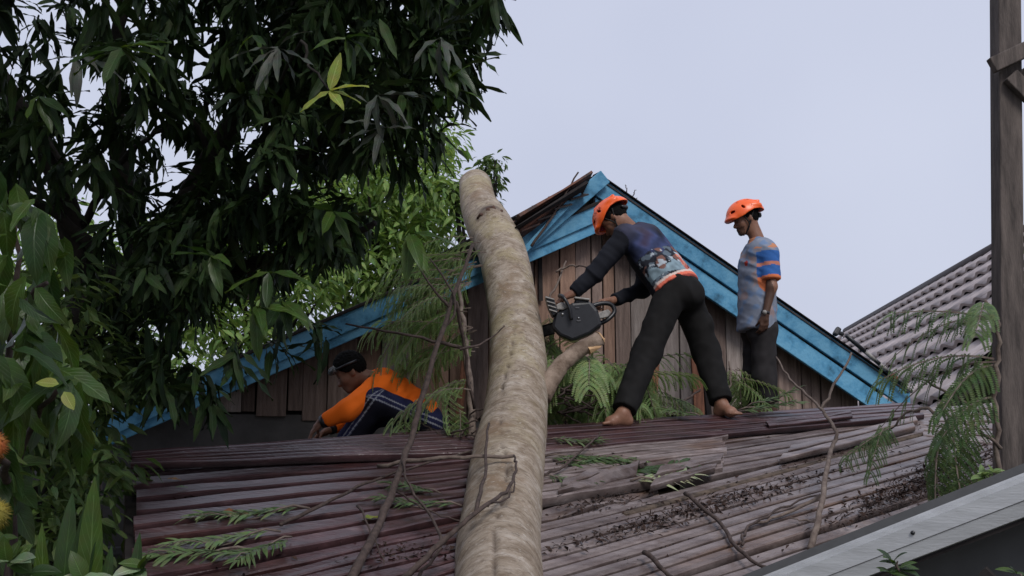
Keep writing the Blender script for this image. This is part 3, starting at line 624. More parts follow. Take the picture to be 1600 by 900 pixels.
# torn fronds lying about: each by itself
def sprig_mesh(name, L, n, ll, seed, m):
    rs = random.Random(seed); V, Fc, MI, T = [], [], [], []; pts_ = [Vector((L * i / 7, .04 * L * math.sin(i * .9 + seed), .02 * math.sin(i * 1.3))) for i in range(8)]
    v, f = tube(pts_, [.006 - .0005 * i for i in range(8)], 5); V += v; Fc += f; MI += [1] * len(f); T += [.5] * len(v)
    for k in range(n):
        t = .1 + .9 * k / n; b = pts_[0].lerp(pts_[-1], t) + Vector((0, .04 * L * math.sin(t * 6.3 + seed), 0)); a = rs.uniform(.35, 1.0) * (1 if k % 2 else -1); d = Vector((math.cos(a), math.sin(a), rs.uniform(-.05, .35))).normalized(); sd = Vector((-d.y, d.x, rs.uniform(-.5, .5))).normalized(); l_ = ll * rs.uniform(.6, 1.2); w_ = l_ * .075; q = len(V); up = sd.cross(d)
        for i in range(5):
            u = i / 4; c_ = b + d * l_ * u + Vector((0, 0, -.25 * l_ * u * u)); ww = w_ * (0.15, 1, 1, .7, .05)[i]; V += [c_ - sd * ww, c_ - up * ww * .3, c_ + sd * ww]; T += [rs.random() * .3 + .3] * 3
        for i in range(4): Fc += [[q + 3 * i, q + 3 * i + 3, q + 3 * i + 4, q + 3 * i + 1], [q + 3 * i + 1, q + 3 * i + 4, q + 3 * i + 5, q + 3 * i + 2]]; MI += [0, 0]
    me = newmesh(name, V, Fc, [m, M_twigp], True, MI); a = me.attributes.new('tint', 'FLOAT', 'POINT'); a.data.foreach_set('value', np.array(T, np.float32)); return me
L_sprig = leafmat('torn_sprig_leaf', (.07, .115, .04), (.18, .25, .11), .5, .3); L_sprigd = leafmat('dark_sprig_leaf', (.035, .07, .02), (.07, .12, .035), .45, .25); L_sprigp = leafmat('pale_sprig_leaf', (.26, .31, .15), (.38, .42, .26), .55, .3)
SPG = [sprig_mesh('torn_frond', .42, 44, .10, 1, L_sprig), sprig_mesh('torn_frond_dark', .46, 60, .12, 2, L_sprigd), sprig_mesh('torn_frond_pale', .32, 26, .10, 3, L_sprigp), sprig_mesh('torn_frond', .5, 60, .10, 4, L_sprig)]
def loose(px, py, fn, lift, dx, dy, s, label, k=0, z=0):
    p = fn(px, py, lift); n = RNn if fn is onR else LNn; x = Vector((dx, dy, 0)); x = x - n * x.dot(n) + n * z
    return tag(inst('torn_frond', SPG[k], frame(p, x, n, s), None), label, 'torn frond', 'torn fronds lying on the roof')
loose(940, 738, onR, .07, 1, .35, 1.25, 'dark green torn frond lying flat on the grey sheets below the bending man', 1)
loose(985, 752, onR, .07, 1, .4, 1.3, 'pale upturned torn frond lying on the grey sheets below the bending man', 2)
loose(856, 688, onR, .10, 1, .1, .8, 'torn frond beside the trunk, nearest the heap right of it', 0)
loose(850, 712, onR, .08, 1, .0, .9, 'torn frond against the right side of the trunk, second down the roof', 3)
loose(846, 745, onR, .08, .9, -.2, .7, 'torn frond against the right side of the trunk, lowest of them', 0)
loose(868, 722, onR, .07, 1, .2, 1.0, 'torn frond with straight leaves pointing right from the trunk', 3)
loose(1150, 641, onR, .12, 1, .1, .9, 'torn frond at the feet of the standing man', 3, .15)
loose(1165, 638, onR, .12, 1, -.1, .9, 'torn frond sticking up in front of the standing man', 0, .45)
loose(1095, 650, onR, .12, -1, .2, .7, 'torn frond behind the right foot of the bending man', 0, .1)
loose(485, 796, onL, .07, -1, -.45, 1.1, 'torn frond on the maroon sheets, uppermost of the left trail', 3)
loose(440, 832, onL, .07, -1, -.6, 1.0, 'torn frond in the middle of the left trail on the maroon sheets', 3)
loose(395, 858, onL, .07, -1, -.35, 1.1, 'torn frond at the low left end of the trail on the maroon sheets', 0)
loose(452, 838, onL, .07, -.5, -1, .9, 'torn frond on the maroon sheets pointing towards the viewer', 0)
loose(690, 770, onL, .07, -1, .5, .8, 'torn frond on the left sheets beside the trunk, upper', 0)
loose(722, 792, onL, .07, -1, .1, .9, 'torn frond on the left sheets beside the trunk, lower', 3)
# fronds between the two men and by the wall
plant = root('torn_bough', P(1135, 640, 8.4), 'torn leafy bough against the planks between the bending and the standing man', 'bough')
for q in range(12): frond(rf.uniform(1120, 1160), rf.uniform(570, 600), rf.uniform(8.4, 8.7), rf.uniform(-.5, 1), rf.uniform(-.5, .1), rf.uniform(-.8, .0), rf.uniform(.55, .8), plant)
branch('stem', [P(1130, 645, 8.4), P(1142, 600, 8.5), P(1138, 565, 8.6)], .012, .005, M_twigp, plant)

# ---- dead branches
def dead(name, label, st, r0, r1, m=M_twig, kids=(), grp='dead branches fallen on the roof'):
    b0 = Vector(tuple(st[0])); r = root(name, b0, label, 'branch', grp); branch('stem', st, r0, r1, m, r, 7, 6, .12, .006)
    for k in kids: branch('twig', k[0], k[1], k[2], m, r, 6, 5, .12, .008)
    return r
dead('dead_branch', 'long thin bare branch leaning up in front of the crouching man', [onL(548, 905, .05), onL(600, 800, .12), P(640, 690, 5.9), P(665, 600, 6.2), P(703, 480, 6.6), P(738, 382, 7.0)], .021, .012, M_twig, (
    ([P(703, 480, 6.6), P(675, 450, 6.6), P(640, 395, 6.7)], .010, .005), ([P(690, 520, 6.5), P(712, 470, 6.6), P(672, 405, 6.8)], .010, .005), ([P(722, 545, 6.7), P(640, 524, 6.6), P(540, 505, 6.5)], .012, .005),
    ([P(720, 545, 6.6), P(755, 535, 6.7), P(790, 510, 6.8)], .009, .004), ([P(715, 470, 6.6), P(725, 540, 6.7), P(740, 640, 6.8)], .012, .01)))
dead('dead_branch', 'straight grey branch lying level across the left face of the trunk', [onL(592, 728, .18), P(690, 716, 5.65), P(803, 713, 5.62)], .012, .009, M_twigp)
dead('dead_branch', 'dark forked twig curving over the front of the trunk', [P(628, 905, 4.6), P(700, 840, 4.75), P(745, 800, 4.85), P(790, 768, 5.15), P(806, 735, 5.4), P(805, 713, 5.6)], .014, .005, M_twig, (
    ([P(745, 800, 4.85), P(758, 730, 5.38), P(763, 660, 5.95)], .010, .006), ([P(760, 790, 4.93), P(795, 775, 5.1), P(806, 752, 5.3)], .006, .003)))
dead('dead_branch', 'thin bare twig lying on the lower left sheets near the trunk', [onL(440, 820, .08), onL(520, 780, .12), onL(600, 745, .12), onL(735, 705, .2)], .010, .006, M_twig, (([onL(650, 905, .05), onL(690, 840, .15), onL(640, 760, .2), onL(630, 720, .25)], .009, .005), ([onL(620, 770, .12), onL(670, 800, .1), onL(722, 815, .1)], .006, .003), ([onL(560, 790, .1), onL(585, 845, .08), onL(600, 880, .06)], .006, .003)))
dead('dead_branch', 'tall bare branch standing on the right sheets against the dark wall', [onR(1268, 858, .03), onR(1282, 790, .15), P(1298, 705, 6.3), P(1306, 675, 6.4), P(1280, 635, 6.6), P(1240, 598, 6.8), P(1213, 558, 7.0)], .017, .005, M_twigp, (
    ([P(1283, 640, 6.6), P(1308, 595, 6.7), P(1330, 552, 6.8)], .010, .006), ([onR(1282, 775, .1), onR(1230, 800, .06), onR(1170, 822, .05)], .012, .006), ([onR(1276, 815, .06), onR(1235, 810, .05)], .007, .003)))
dead('dead_branch', 'dark curved stick lying down the right sheets', [onR(1070, 770, .07), onR(1120, 812, .06), onR(1155, 860, .05), onR(1197, 887, .05)], .012, .008, M_twig, (([onR(1160, 850, .05), onR(1165, 830, .06), onR(1210, 800, .06), onR(1278, 772, .07)], .008, .005),))
dead('dead_branch', 'short dark stick low on the right sheets near the bottom edge', [onR(1008, 862, .07), onR(1035, 890, .06), onR(1070, 915, .06)], .012, .008)
dead('dead_branch', 'thin long stem lying along the roof crest under the bare feet', [onR(955, 662, .08), P(1040, 655, 7.7), P(1130, 647, 7.85), P(1215, 634, 8.1)], .010, .006)
dead('dead_branch', 'slim stem resting on the sheets right of the trunk', [onR(842, 745, .08), onR(880, 728, .1), onR(925, 690, .12), onR(940, 675, .12)], .008, .005)
dead('dead_branch', 'little dark stick leaning on the planks behind the bending man', [P(1052, 642, 8.2), P(1075, 622, 8.4), P(1095, 608, 8.6)], .012, .007)
dead('dead_branch', 'pale broken switch in front of the planks above the chainsaw', [P(856, 470, 8.2), P(872, 440, 8.3), P(884, 408, 8.4)], .010, .007, M_twigp, (([P(868, 425, 8.3), P(890, 416, 8.3), P(916, 416, 8.2)], .009, .006),))
dead('dead_branch', 'dark stick jutting up over the left of the gable top', [G(830, 385, -.2), G(868, 330, -.2), G(903, 268, -.2)], .012, .007)
dead('dead_branch', 'tiny dead sprigs standing on the roof edge right of the gable top', [G(978, 305, -.0), G(980, 296, .0), G(977, 288, 0)], .006, .003, M_twig, (([G(986, 314, 0), G(990, 302, 0), G(993, 296, 0)], .006, .003), ([G(988, 316, 0), G(996, 308, 0)], .006, .003)))
hp = [P(rf.uniform(690, 740), rf.uniform(665, 700), rf.uniform(6.7, 7)) for _ in range(26)]
heap = root('brush_heap', hp[0], 'small heap of dark broken brushwood between the crouching man and the trunk', 'brush heap')
for p in hp:
    d = Vector((rf.uniform(-1, 1), rf.uniform(-1, 1), rf.uniform(-.1, .7))).normalized() * rf.uniform(.08, .25); branch('twig', [p, p + d * .5 + Vector((0, 0, rf.uniform(-.02, .04))), p + d], .007, .004, M_twig, heap, 5, 3)
hp = [P(rf.uniform(855, 905), rf.uniform(600, 650), rf.uniform(7.1, 7.4)) for _ in range(16)]
heap = root('brush_heap', hp[0], 'brown broken sticks piled at the right foot of the trunk under the foliage', 'brush heap')
for p in hp:
    d = Vector((rf.uniform(.2, 1), rf.uniform(-.6, .6), rf.uniform(-.3, .5))).normalized() * rf.uniform(.15, .35); branch('twig', [p, p + d * .5 + Vector((0, 0, rf.uniform(-.03, .05))), p + d], .008, .004, M_twig, heap, 6, 3)

# ---- leaf litter in the valleys of the sheets
rl = random.Random(5); V, Fc, T = [], [], []
def chips(fn, cx, cy, sx, sy, n, lift=.012, slope=0.):
    nn = LNn if fn is onL else RNn
    for _ in range(n):
        x = rl.gauss(0, sx); p = fn(cx + x, cy + x * slope + rl.gauss(0, sy), lift + rl.uniform(0, .018)); s = rl.uniform(.008, .024)
        a = Vector((rl.uniform(-1, 1), rl.uniform(-1, 1), rl.uniform(-.5, .5))).normalized(); b = a.cross(nn + Vector((rl.uniform(-.6, .6), rl.uniform(-.6, .6), 0))).normalized() * s * rl.uniform(.15, .5); a = a * s
        q = len(V); V.extend([p - a, p + b + nn * .006, p + a, p - b + nn * .004]); Fc.append([q, q + 1, q + 2, q + 3])
for a in ((320, 770, 45, 10, 220), (360, 830, 45, 22, 420), (300, 800, 30, 12, 120), (560, 775, 40, 10, 160), (640, 862, 50, 10, 180), (260, 752, 30, 4, 80), (560, 722, 90, 7, 160)): chips(onL, *a)
for a in ((1110, 790, 110, 8, 800, .03, -.27), (950, 830, 60, 20, 180, .0), (1400, 770, 60, 12, 700, .03, -.42), (1500, 730, 60, 16, 900, .03, -.4), (1010, 830, 70, 6, 260, .0, -.28), (1060, 850, 80, 6, 260, .0, -.3), (1330, 700, 70, 6, 260, .02, -.28), (1380, 720, 60, 6, 260, .0, -.3), (1000, 685, 90, 8, 220, .04, -.1), (930, 780, 60, 10, 260, .02), (1180, 760, 110, 24, 300, .0, -.25), (900, 700, 40, 14, 160, .05)): chips(onR, *a)
o = obj('leaf_litter', V, Fc, M_litter, None, False); o['kind'] = 'stuff'; o['label'] = 'brown rotting leaf litter caught between the roof ribs'
# ------------------------------------------------------------------ leaves and trees
def leaf_geo(L, w, fold=.25, droop=.4, wave=.0, n=5, seed=0):
    """one leaf along +X, folded on its midrib, tip drooping; returns verts, quads"""
    V, Fc = [], []
    for i in range(n + 1):
        t = i / n; ww = w * (math.sin(math.pi * min(1, t ** .8 * .96 + .02)) ** .8) if 0 < i < n else w * .04
        x = L * t * (1 - .10 * droop * t); z = -droop * L * t * t * .6
        wz = wave * w * math.sin(i * 2.1 + seed); V += [(x, -ww, z + fold * ww + wz), (x, 0, z), (x, ww, z + fold * ww - wz)]
    for i in range(n):
        a = i * 3; Fc += [(a, a + 3, a + 4, a + 1), (a + 1, a + 4, a + 5, a + 2)]
    return np.array(V), np.array(Fc)
def lv_of(nv): n = nv // 3; return np.stack([np.repeat(np.linspace(0, 1, n), 3), np.tile([-1, 0, 1], n), np.ones(nv)], 1)
def leafme(name, V, Fc, m, sm=True):
    me = newmesh(name, V, Fc, m, sm); a = me.attributes.new('lv', 'FLOAT_VECTOR', 'POINT'); a.data.foreach_set('vector', lv_of(len(V)).astype(np.float32).ravel()); return me
def mats_of(pos, x, up, s):
    x = x / np.linalg.norm(x, axis=1, keepdims=True); y = np.cross(up, x); y /= np.linalg.norm(y, axis=1, keepdims=True) + 1e-9; z = np.cross(x, y)
    return np.stack([x, y, z], axis=2) * s[:, None, None]
def mass(name, geos, pos, x, up, s, m, parent, stuff=True, rng=None):
    """many leaves joined into one mesh"""
    R = mats_of(pos, x, up, s); n = len(pos); gi = rng.integers(0, len(geos), n); Vs, Fs, Ts, LV, off = [], [], [], [], 0
    for g_, (gv, gf) in enumerate(geos):
        k = np.where(gi == g_)[0]
        if not len(k): continue
        v = np.einsum('nij,vj->nvi', R[k], gv) + pos[k][:, None, :]; f = gf[None] + (np.arange(len(k)) * len(gv))[:, None, None] + off
        Vs.append(v.reshape(-1, 3)); Fs.append(f.reshape(-1, 4)); Ts.append(np.repeat(rng.random(len(k)), len(gv))); LV.append(np.tile(lv_of(len(gv)), (len(k), 1))); off += len(k) * len(gv)
    o = obj(name, np.concatenate(Vs), np.concatenate(Fs), m, parent, True)
    a = o.data.attributes.new('tint', 'FLOAT', 'POINT'); a.data.foreach_set('value', np.concatenate(Ts).astype(np.float32))
    a = o.data.attributes.new('lv', 'FLOAT_VECTOR', 'POINT'); a.data.foreach_set('vector', np.concatenate(LV).astype(np.float32).ravel())
    if stuff: o['kind'] = 'stuff'
    return o
def in_poly(x, y, poly):
    c = False; j = len(poly) - 1
    for i in range(len(poly)):
        xi, yi = poly[i]; xj, yj = poly[j]
        if (yi > y) != (yj > y) and x < (xj - xi) * (y - yi) / (yj - yi) + xi: c = not c
        j = i
    return c
def sample(poly, n, y0, y1, rs):
    xs = [p[0] for p in poly]; ys = [p[1] for p in poly]; o = []
    while len(o) < n:
        x, y = rs.uniform(min(xs), max(xs)), rs.uniform(min(ys), max(ys))
        if in_poly(x, y, poly): o.append((P(x, y, rs.uniform(y0, y1)), x, y))
    return o
def unit(v): return v / (np.linalg.norm(v) + 1e-9)
def whorls(spots, rs, nlo, nhi, sp=.02, droop=.55, bias=None):
    """leaves spreading from shoot tips: lists of position, direction, up, size"""
    pos, X, U, Sz = [], [], [], []
    for c in spots:
        p = np.array(c[0]); ax = np.array([rs.gauss(0, .5), rs.gauss(0, .5), rs.gauss(-.1, .4)]); b_ = c[3] if len(c) > 3 else bias
        if b_ is not None: ax = ax * .6 + np.array(b_)
        ax = unit(ax); e1 = unit(np.cross(ax, [.3, .2, .9])); e2 = np.cross(ax, e1); n = rs.randint(nlo, nhi); a0 = rs.random() * 6
        for i in range(n):
            a = a0 + i * 2.4; k = rs.uniform(.3, 1.1); d = ax * rs.uniform(.25, .8) + (e1 * math.cos(a) + e2 * math.sin(a)) * k; d[2] -= droop * rs.uniform(.3, 1.2)
            pos.append(p + ax * rs.uniform(-.07, .02) + np.array([rs.gauss(0, sp) for _ in range(3)])); X.append(unit(d)); U.append(unit(np.array([rs.gauss(0, .35), rs.gauss(0, .35), 1.0]) + ax * .4)); Sz.append(rs.uniform(.65, 1.15))
    return np.array(pos), np.array(X), np.array(U), np.array(Sz)
def leaf_tree(r, spots, geos, meshes, m, rs, nlo, nhi, nparts=280, skey=None, droop=.55, bias=None, sp=.02, massname='leaf_mass'):
    pos, X, U, Sz = whorls(spots, rs, nlo, nhi, sp, droop, bias)
    dist = np.linalg.norm(pos - np.array(CAM), axis=1)
    d = (pos - np.array(CAM)); py = 450 - F * ((d[:, 2] * ca - d[:, 1] * sa) / (d[:, 1] * ca + d[:, 2] * sa)); px = 800 + F * d[:, 0] / (d[:, 1] * ca + d[:, 2] * sa)
    vis = (px > -20) & (px < 1620) & (py > -20) & (py < 920); order = np.argsort(np.where(vis, dist / Sz, 1e9)); pick = order[:min(nparts, int(vis.sum()))]; rest = np.setdiff1d(np.arange(len(pos)), pick)
    for i in pick:
        mm = rs.choice(meshes); inst('leaf', mm, frame(pos[i], X[i], U[i], float(Sz[i])), r)
    if len(rest): mass(massname, geos, pos[rest], X[rest], U[rest], Sz[rest], m, r, True, np.random.default_rng(rs.randint(0, 9999)))
# ---- mango tree over the left of the picture
rs = random.Random(21)
mango = root('mango_tree', P(-60, 1100, 6.6) * 1, 'big dark mango tree with long drooping leaves filling the upper left', 'tree')
mango.location.z = 0; ORG[mango.name] = Vector(mango.location)
G_m = [leaf_geo(.215, .0195, .3, d, .35, 7, k) for k, d in enumerate((.15, .4, .7))]
ME_m = [leafme('mango_leaf', v, f, L_mango, True) for v, f in G_m]
ME_mg = [leafme('mango_leaf_grey', v, f, L_mangogrey, True) for v, f in G_m]
B_ = []
B_ += sample([(300, -150), (830, -150), (770, 0), (720, 70), (725, 140), (660, 165), (640, 200), (560, 260), (440, 265), (330, 80)], 370, 4.7, 7.0, rs)
B_ += sample([(-500, -300), (330, -250), (350, 60), (250, 90), (100, 60), (-500, 80)], 250, 4.2, 6.8, rs)
B_ += sample([(-200, 70), (330, 70), (400, 310), (-200, 320)], 130, 5.0, 7.0, rs)
B_ += sample([(230, 310), (470, 290), (570, 330), (560, 380), (470, 400), (390, 440), (300, 480), (220, 480), (210, 400)], 110, 4.8, 6.6, rs)
B_ += sample([(130, 340), (300, 330), (290, 520), (220, 600), (110, 520)], 34, 5.2, 6.6, rs)
B_ += sample([(190, 560), (330, 560), (330, 610), (230, 620)], 7, 4.8, 6.0, rs)
for (x, y) in ((775, 12), (750, 45), (720, 60), (715, 110), (735, 135), (700, 150), (665, 170), (690, 205), (660, 230), (640, 255), (500, 520), (440, 545), (330, 600), (740, 90)):
    B_.append((P(x - 6, y, rs.uniform(4.8, 5.6)), x, y, (.9, -.1, -.35)))
for (x, y) in ((335, 625), (365, 560), (300, 590), (430, 480), (250, 600)): B_.append((P(x, y, rs.uniform(4.6, 5.2)), x, y, (.1, -.2, -1)))
leaf_tree(mango, B_, G_m, ME_m, L_mango, rs, 10, 15, 285, droop=.8)
ov = []                                                  # unseen overhead crown above the frame, added to shade the left side
while len(ov) < 420:
    p = Vector((rs.uniform(-5.5, -.1), rs.uniform(.2, 6.5), 0)); zl = 2.2 + max(p.y, 0) * .43 + .45; p.z = rs.uniform(zl, zl + 2.2) + max(0, .8 - p.y * .2)
    if p.x < -.1 - .25 * (p.z - zl): ov.append((p, 0, 0))
q_ = whorls(ov, rs, 9, 13, .02, .6); mass('overhead_shade_leaf_mass', [leaf_geo(.26, .028, .3, .5, 0, 3)], *q_, L_mango, mango, True, np.random.default_rng(2))
branch('limb', [P(200, -60, 5.8), Vector((-2.0, 4.0, 5.2)), Vector((-1.8, 1.5, 5.4))], .05, .02, M_limb, mango, 8); branch('limb', [P(-60, 40, 5.8), Vector((-4.2, 3.5, 5.0)), Vector((-4, 1, 5.3))], .05, .02, M_limb, mango, 8)
# lighter shoots that stand out
def shoot(px, py, Y, dirs, meshes, par, s=1.0):
    for d in dirs: inst('leaf', rs.choice(meshes), frame(P(px, py, Y), d, (rs.gauss(0, .3), -.5, 1), s * rs.uniform(.8, 1.1)), par)
ME_my = [leafme('young_leaf', *leaf_geo(.20, .030, .3, d, .2, 5, k), L_mangoyoung, True) for k, d in enumerate((.1, .3))]
shoot(515, 142, 4.1, ((.25, -.1, .9), (-.75, -.2, -.6), (.7, -.2, .15), (.3, -.3, -.4), (.6, .1, -.1)), ME_my, mango, .8)
for (x, y, Y, n) in ((435, 75, 4.2, 9), (590, 150, 4.3, 7), (120, 90, 4.2, 6), (600, 200, 4.4, 6), (690, 60, 4.6, 4)):
    shoot(x, y, Y, [(rs.gauss(0, .8), rs.gauss(-.3, .3), rs.gauss(-.5, .5)) for _ in range(n)], ME_mg, mango, .95)
ME_mgr = [leafme('green_mango_leaf', *leaf_geo(.24, .030, .3, d, .25, 5, k), L_shrub, True) for k, d in enumerate((.2, .5))]
for (x, y, Y, n, s_) in ((190, 75, 4.0, 9, .9), (395, 55, 4.4, 3, .5), (420, 425, 4.5, 4, .9), (400, 480, 4.5, 4, .9), (540, 60, 4.5, 5, .8), (330, 400, 4.6, 5, .8), (60, 150, 4.3, 5, .8), (440, 470, 4.7, 4, .9), (640, 365, 4.8, 4, 1), (700, 100, 4.9, 5, .9), (690, 140, 4.9, 5, .9), (520, 330, 4.8, 4, .8)):
    shoot(x, y, Y, [(rs.gauss(.4, .7), rs.gauss(-.3, .3), rs.gauss(-.45, .4)) for _ in range(n)], ME_mgr, mango, s_)
tb = P(-60, 1100, 6.6); tb.z = 0
branch('trunk', [tb, P(-30, 800, 6.5), P(30, 640, 6.4), P(120, 500, 6.3), P(235, 400, 6.3)], .19, .10, M_limb, mango, 14, 6, .06)
for st, r0_, r1_ in (([P(130, 490, 6.35), P(110, 350, 6.2), P(50, 200, 6.0), P(-60, 40, 5.8)], .09, .04), ([P(235, 405, 6.3), P(330, 250, 6.1), P(420, 100, 5.9), P(500, -60, 5.6)], .09, .03), ([P(235, 405, 6.3), P(400, 300, 6.0), P(540, 190, 5.7), P(670, 130, 5.4)], .07, .02),
    ([P(190, 440, 6.3), P(330, 430, 6.0), P(470, 390, 5.7), P(590, 350, 5.5)], .06, .015), ([P(225, 430, 6.3), P(190, 280, 6.2), P(180, 130, 6.0), P(200, -60, 5.8)], .07, .03), ([P(160, 400, 6.25), P(80, 330, 6.1), P(-60, 260, 6.0)], .04, .02),
    ([P(130, 350, 6.2), P(180, 260, 6.0), P(260, 200, 5.8)], .025, .012), ([P(60, 210, 6.0), P(110, 260, 6.0), P(160, 310, 6.1)], .018, .01), ([P(330, 250, 6.1), P(300, 190, 6.0), P(240, 150, 5.9)], .02, .008), ([P(120, 330, 6.2), P(60, 300, 6), P(0, 270, 5.9), P(-60, 250, 5.9)], .02, .01), ([P(380, 300, 6.0), P(460, 80, 4.6), P(480, 100, 4.4), P(512, 140, 4.1)], .010, .004)):
    branch('limb', st, r0_, r1_, M_limb, mango, 8, 6, .08, .012)
# ---- background trees: clumps of small leaves on limbs
G_b = [leaf_geo(.12, .021, .3, d, 0, 3) for d in (.2, .6)]
def bg_tree(label, polys, base, rs, m, cl=.34, per=46, sz=1.0, group='trees beyond the roofs', name='broadleaf_tree', geos=G_b):
    bx, bY = base; b0 = P(bx, 700, bY); b0.z = 0
    r = root(name, b0, label, 'tree', group); pos, X, U, Sz = [], [], [], []; cs = []
    for poly, n, y0, y1 in polys:
        for c in sample(poly, n, y0, y1, rs):
            cs.append(c[0]); rad_ = cl * rs.uniform(.6, 1.25)
            for _ in range(int(per * rs.uniform(.6, 1.3))):
                v = np.array([rs.gauss(0, 1) for _ in range(3)]); v = unit(v) * rad_ * rs.random() ** .4; v[2] *= .7
                pos.append(np.array(c[0]) + v); d = unit(v + np.array([rs.gauss(0, .2), rs.gauss(0, .2), -.1 * rad_])); d[2] -= .35; X.append(unit(d)); U.append(unit(np.array([rs.gauss(0, .5), rs.gauss(0, .5), 1]))); Sz.append(rs.uniform(.6, 1.2) * sz)
    mass('crown', geos, np.array(pos), np.array(X), np.array(U), np.array(Sz), m, r, False, np.random.default_rng(3))
    top = sum((Vector(c) for c in cs), Vector()) / len(cs); md = b0.lerp(top, .6) + Vector((rs.uniform(-.2, .2), 0, 0))
    branch('trunk', [b0, b0.lerp(md, .5), md, top], .16, .07, M_limb, r, 9, 5)
    for c in rs.sample(cs, min(len(cs), 12)): branch('limb', [md.lerp(top, rs.uniform(.2, 1)), md.lerp(Vector(c), .6) + Vector((0, 0, .1)), Vector(c)], .045, .012, M_limb, r, 5, 4)
    return r
rs = random.Random(5)
bg_tree('sunlit light green tree rising just left of the trunk top', [([(500, 240), (600, 230), (665, 185), (700, 205), (690, 280), (715, 300), (728, 330), (700, 380), (740, 430), (620, 460), (540, 470), (470, 420)], 190, 12.5, 15, )], (610, 14), rs, L_back, .42, 42, 1.35)
bg_tree('lime green tree glimpsed through the mango leaves at mid left', [([(300, 340), (520, 300), (560, 420), (480, 500), (400, 560), (320, 560)], 85, 11.5, 14)], (430, 13), rs, L_back, .38, 42, 1.25)
bg_tree('bushy green tree behind the mango trunk at far left', [([(-160, 370), (130, 330), (320, 380), (340, 560), (260, 640), (-160, 640)], 150, 10, 13)], (120, 12), rs, L_back, .36, 40, 1.2)
bg_tree('dim dense tree low at far left around the fence', [([(-160, 600), (250, 600), (290, 640), (210, 700), (190, 870), (-160, 870)], 100, 8.2, 9.8), ([(-100, 470), (120, 450), (190, 560), (185, 700), (150, 850), (-100, 870)], 70, 5.0, 6.1)], (60, 9), rs, L_backdark, .32, 46)
bg_tree('slender tree whose top sprig shows behind the sawn trunk top', [([(752, 250), (784, 248), (788, 270), (770, 300), (786, 318), (755, 330), (735, 300)], 20, 12.5, 13.2), ([(700, 290), (725, 280), (735, 310), (715, 340)], 8, 12.5, 13), ([(755, 330), (775, 345), (770, 400), (750, 400)], 6, 12.5, 13)], (765, 13), rs, L_backdark, .11, 24, 1.0)
# ---- broadleaf shrub close by at the left edge
rs = random.Random(31)
shrub = root('broadleaf_shrub', P(20, 1400, 2.9), 'close glossy broadleaf shrub with big green leaves and spiny fruit at the left edge', 'shrub')
G_s = [leaf_geo(.165, .029, .22, d, .16, 7, k) for k, d in enumerate((.3, .6, .9))]; ME_s = [leafme('shrub_leaf', v, f, L_shrub, True) for v, f in G_s]
sp_ = []
for (x, y, n) in ((30, 330, 4), (-20, 420, 5), (60, 430, 3), (40, 500, 4), (90, 560, 3), (100, 600, 3), (60, 600, 3), (110, 630, 3), (20, 640, 4), (-30, 560, 5), (130, 560, 2), (0, 740, 3), (-40, 300, 4), (-30, 660, 4)):
    for _ in range(n): sp_.append((P(x + rs.uniform(-25, 25), y + rs.uniform(-25, 25), rs.uniform(2.5, 3.5)), x, y, (.25, -.2, -.3)))
leaf_tree(shrub, sp_, G_s, ME_s, L_shrub, rs, 3, 5, 190, droop=.7)
ME_sy = [leafme('yellow_leaf', *leaf_geo(.05, .014, .2, .2, 0, 5, 0), L_yellow, True)]
for x, y, d in ((92, 600, (-.8, -.2, .1)), (100, 612, (.5, -.2, -.7))): inst('leaf', ME_sy[0], frame(P(x, y, 2.45), d, (0, -.8, .6)), shrub)
for st in ([P(-30, 1300, 3), P(10, 900, 3), P(40, 700, 2.9), P(95, 605, 2.7)], [P(0, 1000, 3), P(-10, 700, 3), P(20, 500, 2.9), P(30, 330, 2.8)], [P(20, 500, 2.9), P(70, 440, 2.8)], [P(15, 800, 3.0), P(5, 740, 2.6), P(2, 690, 2.4)]):
    branch('stem', st, .014, .006, M_twig, shrub, 7, 5)
M_fr1 = mat('ripe_spiny_fruit', (.36, .085, .022), (.24, .13, .025), .6, 25); M_fr2 = mat('unripe_spiny_fruit', (.25, .19, .022), (.18, .16, .03), .6, 25)
for (x, y, m) in ((-14, 697, M_fr1), (-11, 804, M_fr2)):
    c = P(x, y, 2.35); bm = bmesh.new(); bmesh.ops.create_icosphere(bm, subdivisions=3, radius=.030); V = [c + v.co for v in bm.verts]; Fc = [[q.index for q in f.verts] for f in bm.faces]; bm.free()
    for k in range(340):
        d = Vector((rs.gauss(0, 1), rs.gauss(0, 1), rs.gauss(0, 1))).normalized(); t_ = d.orthogonal().normalized(); u_ = d.cross(t_); q = len(V); b0 = c + d * .029; bend = Vector((rs.uniform(-.3, .3), rs.uniform(-.3, .3), -.4)) * .007
        V += [b0 + t_ * .0012, b0 - t_ * .0007 + u_ * .001, b0 - t_ * .0007 - u_ * .001, b0 + d * .012 + bend]; Fc += [[q, q + 1, q + 3], [q + 1, q + 2, q + 3], [q + 2, q, q + 3]]
    obj('fruit', V, Fc, m, shrub, True)
